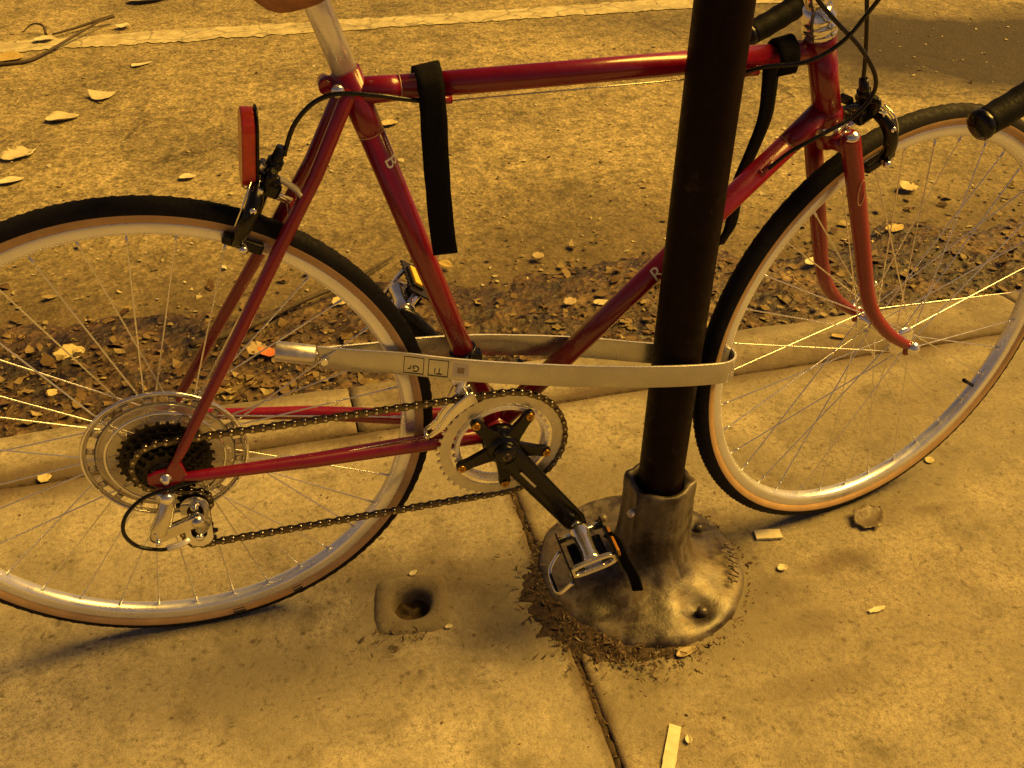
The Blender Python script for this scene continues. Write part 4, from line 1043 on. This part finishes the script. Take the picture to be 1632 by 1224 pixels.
s2 = strap('velcro_strap', [bw(.770, -.0165, .764), bw(.7695, -.0205, .775), bw(.7690, -.0195, .787), bw(.7685, -.006, .7985), bw(.7688, .008, .7980), bw(.769, .018, .786), bw(.7705, .021, .765), bw(.774, .022, .735), bw(.776, .023, .695), bw(.768, .024, .655), bw(.758, .025, .615), bw(.757, .026, .575), bw(.756, .026, .545), bw(.746, .028, .518)], lambda u: (1, .1 + .5 * u, .1), .0255, .0032)
tag(s2, 'black hook-and-loop strap hanging behind the frame beside the head tube', 'strap', 'black straps on the top tube')

# ------------------------------------------------------------------ leaves, twigs and scraps
def leaf_mesh(kind, L, Wd, curl, seed, nm='leaf'):
    rg = random.Random(seed); n = 14; m = 6; vs = []; fs = []
    for i in range(n + 1):
        u = i / n
        if kind == 'ovate': w = math.sin(PI * u ** .8) ** .8
        elif kind == 'heart': w = (1 - u) ** .75 * (1.2 if u > .05 else .9)
        elif kind == 'oblong': w = min(1, math.sin(PI * u) * 1.8) ** .5
        else: w = (math.sin(PI * min(1, u + .04)) ** .45) * (.75 + .35 * rg.random())
        w = max(.03, w)
        for j in range(m + 1):
            v = -1 + 2 * j / m
            x = (u - .5) * L + (-.10 * L * (1 - abs(v)) * (u < .1) if kind == 'heart' else 0); y = v * w * Wd / 2
            if kind == 'torn' : x += L * .05 * rg.uniform(-1, 1); y += Wd * .05 * rg.uniform(-1, 1)
            z = curl * ((v * w) ** 2 * Wd * .5 + (u - .5) ** 2 * L * .6) + .10 * Wd * nz(u * 3 + seed, v, 1.2, seed) * abs(curl) + .0015 - .0012 * (1 - abs(v)) * (kind != 'torn')
            vs.append((x, y, z))
    zmin = min(v[2] for v in vs); vs = [(a, b, c - zmin + .0008) for a, b, c in vs]
    for i in range(n):
        for j in range(m): a = i * (m + 1) + j; fs.append((a, a + 1, a + m + 2, a + m + 1))
    return MB().add(vs, fs)
def leaf(x, y, z, kind, L, Wd, rot, mat, curl, label, tilt=(0, 0), cat='leaf', nm='fallen_leaf', group=None, seed=None):
    sd = seed if seed is not None else int((x * 97 + y * 31) * 100) % 997
    o = leaf_mesh(kind, L, Wd, curl * .55, sd).build(nm, M[mat]); o.location = (x, y, z); o.rotation_euler = (tilt[0] * .5, tilt[1] * .5, rot)
    s_ = o.modifiers.new('thick', 'SOLIDIFY'); s_.thickness = .0007; s_.offset = 1
    tag(o, label, cat, group); return o
RZ = ROAD_Z + .004
GL = 'leaves lying on the road'
leaf(-.770, 3.215, RZ, 'oblong', .150, .095, .15, 'leaf_gold', .35, 'golden leaf at the left end of the fallen twig', (.10, 0), group=GL)
leaf(-.479, 2.485, RZ, 'ovate', .110, .075, .25, 'leaf_pale', .7, 'pale oval cupped leaf on the road above the rear tyre', (.05, .05), group=GL)
leaf(-.355, 2.695, RZ, 'heart', .085, .085, .55, 'leaf_pale', .4, 'pale heart-shaped leaf on the road beside the oval one', (.25, 0), group=GL)
leaf(-.581, 2.190, RZ, 'torn', .105, .090, .6, 'leaf_pale', .5, 'pale torn leaf at the picture edge over the rear wheel', (.1, 0), group=GL)
leaf(-.575, 1.985, RZ, 'ovate', .075, .045, .3, 'leaf_cream', .5, 'small cream leaf on the road just behind the rear tyre', group=GL)
leaf(-.245, 3.985, RZ, 'ovate', .185, .110, .1, 'leaf_cream', .6, 'large cream leaf on the road beyond the painted line', (.05, 0), group=GL)
leaf(-.640, 3.440, RZ + .006, 'torn', .085, .065, .3, 'leaf_cream', .4, 'cream leaf lying on the painted line inside the V of the dark twig and its shadow', group=GL)
leaf(-.330, 3.575, RZ + .004, 'heart', .070, .060, 1.3, 'leaf_cream', .5, 'small cream leaf by the tip of the twig', group=GL)
leaf(-.235, 3.030, RZ, 'heart', .080, .035, .5, 'leaf_cream', .3, 'narrow pointed cream leaf on the road below the painted line', group=GL)
leaf(-.062, 1.890, RZ, 'ovate', .052, .036, .1, 'leaf_cream', .6, 'tiny cream oval leaf on the road left of the reflector', group=GL)
leaf(.608, 2.185, RZ, 'torn', .058, .048, .4, 'leaf_yellow', .5, 'small yellow leaf on the road seen beside the seat tube', group=GL)
GG = 'leaves lying in the gutter'
leaf(-.312, .950, RZ + .012, 'torn', .062, .058, .35, 'leaf_yellow', .25, 'square pale yellow leaf in the gutter seen through the rear spokes', (.35, .1), group=GG)
leaf(.118, .835, RZ + .020, 'torn', .036, .044, 1.2, 'leaf_orange', .5, 'crumpled orange-red leaf in the gutter by the lock cylinder', (.5, .2), group=GG)
leaf(.095, .865, RZ + .012, 'torn', .046, .050, .2, 'leaf_tan', .4, 'tan leaf in the gutter under the orange-red one', (.3, 0), group=GG)
leaf(-.333, .806, RZ + .010, 'torn', .024, .022, .8, 'leaf_yellow', .4, 'tiny bright yellow leaf bit in the gutter by the kerb', (.3, 0), group=GG)
leaf(.300, 1.030, RZ + .012, 'torn', .040, .032, .4, 'leaf_yellow', .4, 'small yellow leaf in the gutter seen inside the rear rim', (.3, 0), group=GG)
leaf(.925, .862, RZ + .014, 'oblong', .058, .020, -.35, 'leaf_pale', .3, 'pale narrow leaf sliver in the gutter left of the pole', (.3, 0), group=GG)
leaf(.845, .890, RZ + .014, 'torn', .036, .030, .4, 'leaf_tan', .4, 'tan leaf in the gutter above the middle of the lock', (.3, 0), group=GG)
leaf(.838, 1.140, RZ + .010, 'torn', .034, .030, .4, 'leaf_tan', .4, 'round tan leaf in the gutter between the frame tubes', (.2, 0), group=GG)
leaf(.590, 1.150, RZ + .010, 'ovate', .045, .026, -.9, 'leaf_gold', .4, 'golden leaf in the gutter below the hanging strap end', (.2, 0), group=GG)
leaf(2.050, 1.290, RZ + .010, 'torn', .060, .060, .6, 'leaf_yellow', .4, 'yellow leaf in the gutter seen through the front spokes', (.3, 0), group=GG)
leaf(1.530, .930, RZ + .014, 'oblong', .060, .026, .3, 'leaf_cream', .3, 'cream leaf in the gutter between the fork blades and hub', (.3, 0), group=GG)
leaf(1.85, 1.05, RZ + .012, 'torn', .060, .034, .2, 'leaf_gold', .4, 'brownish gold leaf in the gutter behind the front hub', (.3, 0), group=GG)
GS = 'bits lying on the sidewalk'
leaf(1.062, -.055, .001, 'torn', .066, .050, .5, 'leaf_brown', .75, 'crumpled dark brown leaf on the sidewalk below the front wheel', (.2, 0), group=GS)
leaf(.614, -.155, .012, 'torn', .034, .022, 1.5, 'leaf_tan', .8, 'torn tan leaf on the front of the cast pole base', (.35, 0), group=GS, seed=4)
leaf(.655, -.236, .002, 'ovate', .034, .014, .25, 'leaf_tan', .5, 'tan leaf on the sidewalk touching the front edge of the pole base', group=GS)
leaf(.742, -.020, .006, 'ovate', .046, .022, -.8, 'leaf_tan', .6, 'tan leaf wedged between pole base and front tyre', (.2, .2), group=GS)
leaf(-.275, .388, .001, 'torn', .022, .024, .8, 'leaf_yellow', .5, 'small yellow leaf on the kerb joint behind the rear wheel', (.2, 0), group=GS)
leaf(1.300, .452, .002, 'oblong', .030, .012, -.5, 'leaf_gold', .4, 'small gold leaf on the kerb right of the front hub', group=GS)
leaf(.303, .012, .001, 'torn', .014, .010, .6, 'leaf_cream', .5, 'tiny cream fragment just beyond the post hole', group=GS)
leaf(1.250, .050, .001, 'torn', .020, .016, .6, 'leaf_yellow', .4, 'small yellow bit on the sidewalk under the front rim', group=GS)
leaf(.868, -.122, .001, 'ovate', .018, .013, .2, 'leaf_cream', .8, 'tiny cream petal on the sidewalk right of the pole base', group=GS)
leaf(.602, -.368, .001, 'ovate', .013, .009, 1.2, 'leaf_cream', .8, 'tiny cream seed beside the paper strip', group=GS)
leaf(.966, -.234, .001, 'torn', .030, .010, .1, 'leaf_cream', .4, 'little T-shaped cream scrap on the open sidewalk', group=GS)
leaf(.335, -.105, .001, 'torn', .012, .008, .1, 'leaf_cream', .5, 'tiny cream crumb at the corner of the square patch', group=GS)
leaf(.515, -.175, .001, 'ovate', .018, .008, -1.0, 'leaf_cream', .5, 'small cream flake in the crack by the pole base', group=GS)
# paper scraps
def scrap(x0, y0, x1, y1, w, label, nm, th=.0016):
    a = V(x0, y0, .0); b = V(x1, y1, .0); d = (b - a); p_ = V(-d.y, d.x, 0).normalized(); n = 12; vs = []; fs = []
    for i in range(n + 1):
        q = a + d * i / n; ww = w / 2 * (1 + .10 * nz(i, x0 * 9, .7, 3))
        for s in (-1, 1):
            e = .004 * nz(i * .9, s, 1.1, 6) if i in (0, n) else 0
            for h in (.0008, .0008 + th): vs.append(q + p_ * s * ww + d.normalized() * e + V(0, 0, h + .0006 * (1 + nz(i, s, .6, 2))))
    for i in range(n):
        A = 4 * i; B = A + 4; fs += [(A, B, B + 1, A + 1), (A + 2, A + 3, B + 3, B + 2), (A + 1, B + 1, B + 3, A + 3), (A, A + 2, B + 2, B)]
    fs += [(0, 1, 3, 2), (4 * n, 4 * n + 2, 4 * n + 3, 4 * n + 1)]
    o = MB().add(vs, fs, 0, False).build(nm, M['paper']); tag(o, label, 'scrap', GS); return o
scrap(.5935, -.344, .553, -.412, .0165, 'pale paper strip on the sidewalk at the bottom of the picture', 'paper_strip')
wc = scrap(.858, -.046, .900, -.054, .020, 'crumpled white paper scrap on the sidewalk left of the front tyre', 'paper_scrap', .004)
# twigs on the road
def twig(path, rad, label, group):
    o = MB().tube(catmull(path, 5), [rad * (1 - .6 * i / (5 * (len(path) - 1))) for i in range(5 * (len(path) - 1) + 1)], 8).build('twig', M['twig']); tag(o, label, 'twig', group); return o
twig([(-.80, 3.135, RZ + .004), (-.682, 3.150, RZ + .006), (-.62, 3.23, RZ + .008), (-.52, 3.40, RZ + .02), (-.43, 3.56, RZ + .03), (-.372, 3.640, RZ + .03)], .0085, 'long dark arm of a stick-and-shadow V lying on the road across the painted line', 'twigs on the road')
twig([(-.372, 3.640, RZ + .03), (-.45, 3.60, RZ + .022), (-.53, 3.545, RZ + .014), (-.613, 3.49, RZ + .010)], .0085, 'shorter dark arm of a stick-and-shadow V along the painted line', 'twigs on the road')  # this and the long twig model a stick and its cast shadow
twig([(-.640, 3.50, RZ + .006), (-.655, 3.56, RZ + .03), (-.70, 3.585, RZ + .03), (-.74, 3.56, RZ + .006)], .006, 'small curved twig beyond the painted line', 'twigs on the road')
twig([(-.05, .915, RZ + .012), (.08, .955, RZ + .018), (.20, 1.03, RZ + .022), (.33, 1.11, RZ + .018), (.46, 1.22, RZ + .012)], .009, 'long stick lying in the gutter behind the rear wheel', 'twigs on the road')

def bed_mat():
    m, t, b = new_mat('matted_gutter_dirt'); co = coords(t)
    big = noise_n(t, co, 3.2, 5, .65, .6); mid = noise_n(t, co, 22, 6, .72, .5); fine = noise_n(t, co, 110, 4, .7)
    vo = nd(t, 'ShaderNodeTexVoronoi'); setin(vo, Scale=55, Randomness=1.0); t.links.new(co, vo.inputs['Vector'])
    c = ramp(t, big, [(.38, (.018, .009, .004)), (.49, (.050, .028, .012)), (.60, (.105, .066, .028)), (.72, (.20, .145, .065))])
    c = mixc(t, .95, c, ramp(t, mid, [(.32, g(.30)), (.5, g(.95)), (.68, g(1.6))]), 'MULTIPLY')
    c = mixc(t, .8, c, ramp(t, fine, [(.32, g(.5)), (.5, g(1.0)), (.7, g(1.5))]), 'MULTIPLY')
    c = mixc(t, .8, c, ramp(t, vo.outputs['Color'], [(.2, g(.55)), (.5, g(1.0)), (.85, g(1.6))]), 'MULTIPLY')
    t.links.new(c, b.inputs['Base Color']); t.links.new(ramp(t, mid, [(.35, g(.28)), (.65, g(.70))]), b.inputs['Roughness'])
    p = bump(t, b, vo.outputs['Distance'], .8, .008); p = bump(t, b, mid, .9, .012, p); bump(t, b, fine, .6, .005, p)
    return m
M['bed'] = bed_mat()
M['packed'] = simple('packed_dirt', (.042, .027, .019), .8, 0, 0, .6, 140, .9, 260, spec=.3, dirt=((.11, .078, .048), 55, .60))
def bed_z(x, y):
    e = y - (1.20 + .16 * nz(x, 0, 1.6, 5) + .08 * nz(x, 0, 5, 7))
    f = max(0, min(1, -e / .30)); f = f * f * (3 - 2 * f)
    return ROAD_Z - .010 + f * (.024 + .010 * nz(x, y, 6, 2) + .009 * nz(x, y, 19, 4) + .006 * nz(x, y, 48, 6))
bd = MB().add(*grid(-1.6, 3.9, .561, 1.36, 440, 80, bed_z)).build('gutter_dirt', M['bed']); tag(bd, 'matted dark dirt and rotten leaves lying in the gutter', 'dirt', None, 'stuff')
# gutter litter: uncountable fragments, one mass
def fragments(name, count, pos, size, mat, up=.5, seed=1, long=1.0):
    rg = random.Random(seed); mb = MB(); V_ = []; F_ = []
    for i in range(count):
        x, y, z = pos(rg); s = size(rg); yaw = rg.uniform(0, 2 * PI); tx = rg.gauss(0, up); ty = rg.gauss(0, up)
        w = s * rg.uniform(.35, .8) / long; rot = Matrix.Rotation(yaw, 3, 'Z') @ Matrix.Rotation(tx, 3, 'X') @ Matrix.Rotation(ty, 3, 'Y')
        cz = s * rg.uniform(-.25, .25)
        k = len(V_)
        for (a, b, c) in ((-.5, rg.uniform(-.2, .2), cz), (rg.uniform(-.2, .0), -.5, 0), (rg.uniform(.1, .3), -.4, 0), (.5, rg.uniform(-.2, .2), cz), (rg.uniform(.0, .3), .5, 0), (rg.uniform(-.3, -.1), .4, 0)):
            V_.append(tuple(V(x, y, z) + rot @ V(a * s, b * w, c)))
        F_ += [(k, k + 1, k + 5), (k + 1, k + 2, k + 4, k + 5), (k + 2, k + 3, k + 4)]
    mb.add(V_, F_, 0, False); o = mb.build(name, M[mat]); return o
def gut_pos(rg):
    while True:
        x = rg.uniform(-1.3, 3.6); t_ = abs(rg.gauss(0, .26)); y = .60 + t_
        dens = .55 + .6 * nz(x, y, 2.2, 3)
        if rg.random() < dens: return x, y, max(ROAD_Z + .003, bed_z(x, y)) + .003 + .004 * rg.random()
lit = fragments('leaf_litter', 5500, gut_pos, lambda rg: rg.choice((.005, .007, .008, .010, .013, .017, .022, .034)) * rg.uniform(.7, 1.3), 'litter', .20, 5)
tag(lit, 'mass of dark broken leaves filling the gutter along the kerb', 'leaf litter', None, 'stuff')
def road_pos(rg):
    x = rg.uniform(-1.2, 3.6); y = 1.0 + 3.0 * rg.random() ** 1.5
    return x, y, ROAD_Z + .004
rc = fragments('road_crumbs', 1500, road_pos, lambda rg: rg.choice((.006, .008, .011, .016, .022)) * rg.uniform(.6, 1.1), 'crumbs', .2, 8)
tag(rc, 'scattered pale leaf crumbs on the asphalt', 'crumbs', None, 'stuff')
def base_pos(rg):
    u = rg.random()
    if u < .52:   # around the flange, heaviest at the near left
        a = rg.gauss(-2.55, .50); r = .160 + abs(rg.gauss(0, .024)); return QX + r * math.cos(a), QY + r * math.sin(a), .001
    if u < .62:
        a = rg.uniform(-PI, PI * .2); r = .160 + abs(rg.gauss(0, .007)); return QX - .008 + r * math.cos(a), QY + r * math.sin(a), .001
    if u < .90:   # in the joint
        return .502 + rg.gauss(0, .007), rg.uniform(-.60, .36), -.004 + .003 * rg.random()
    if u < .95: return PX + rg.gauss(-.03, .03), PY - .055 + rg.gauss(0, .012), .004
    return rg.uniform(-.4, 1.7), .381 + rg.gauss(0, .006), -.003
dbo = fragments('dirt_debris', 2400, base_pos, lambda rg: rg.choice((.002, .003, .003, .004, .006, .010)) * rg.uniform(.7, 1.3), 'debris', .5, 9, 1.8)
def fib_pos(rg):
    a = rg.gauss(-2.55, .50); r = .156 + abs(rg.gauss(0, .030)); return QX - .006 + r * math.cos(a), QY + r * math.sin(a), .004 + .010 * max(0, 1 - (r - .156) / .05) * rg.random()
rg_long = 3.0
fo = fragments('dead_needles', 800, fib_pos, lambda rg: rg.choice((.002, .003, .004, .006, .009, .014)) * rg.uniform(.6, 1.3), 'debris', .45, 15, rg_long)
tag(fo, 'reddish brown needles and fibres caught against the pole base', 'debris', None, 'stuff')
vs = []; fs = []; na, nr = 150, 14
for i in range(na + 1):
    a = -3.75 + 2.9 * i / na; env = math.sin(PI * i / na) ** .5 * math.exp(-((a + 2.75) / .75) ** 2)
    for j in range(nr + 1):
        q = j / nr; r = .150 + (.024 + .045 * env * (1 + .6 * nz(a * 2, 0, 1.5, 3) + .5 * nz(a * 9, 0, 1.5, 6))) * q
        x = QX - .008 + r * math.cos(a); y = QY + .006 + r * math.sin(a)
        vs.append((x, y, -.003 + (1 - q) ** .7 * (.004 + .008 * env) + (.0035 * nz(x, y, 70, 4) + .002 * nz(x, y, 180, 5)) * (1 - .6 * q)))
for i in range(na):
    for j in range(nr): a = i * (nr + 1) + j; fs.append((a, a + 1, a + nr + 2, a + nr + 1))
pdt = MB().add(vs, fs).build('packed_dirt', M['packed']); tag(pdt, 'dark packed dirt banked against the left side of the cast pole base', 'dirt', None, 'stuff')
tag(dbo, 'dark rotting debris packed around the pole base and the sidewalk crack', 'debris', None, 'stuff')
def walk_pos(rg): return rg.uniform(-.6, 1.9), rg.uniform(-.6, .55), .0012
wo = fragments('sidewalk_crumbs', 700, walk_pos, lambda rg: rg.choice((.0015, .002, .003, .0045)) * rg.uniform(.7, 1.3), 'litter', .3, 12)
tag(wo, 'fine dark grit scattered over the sidewalk', 'grit', None, 'stuff')
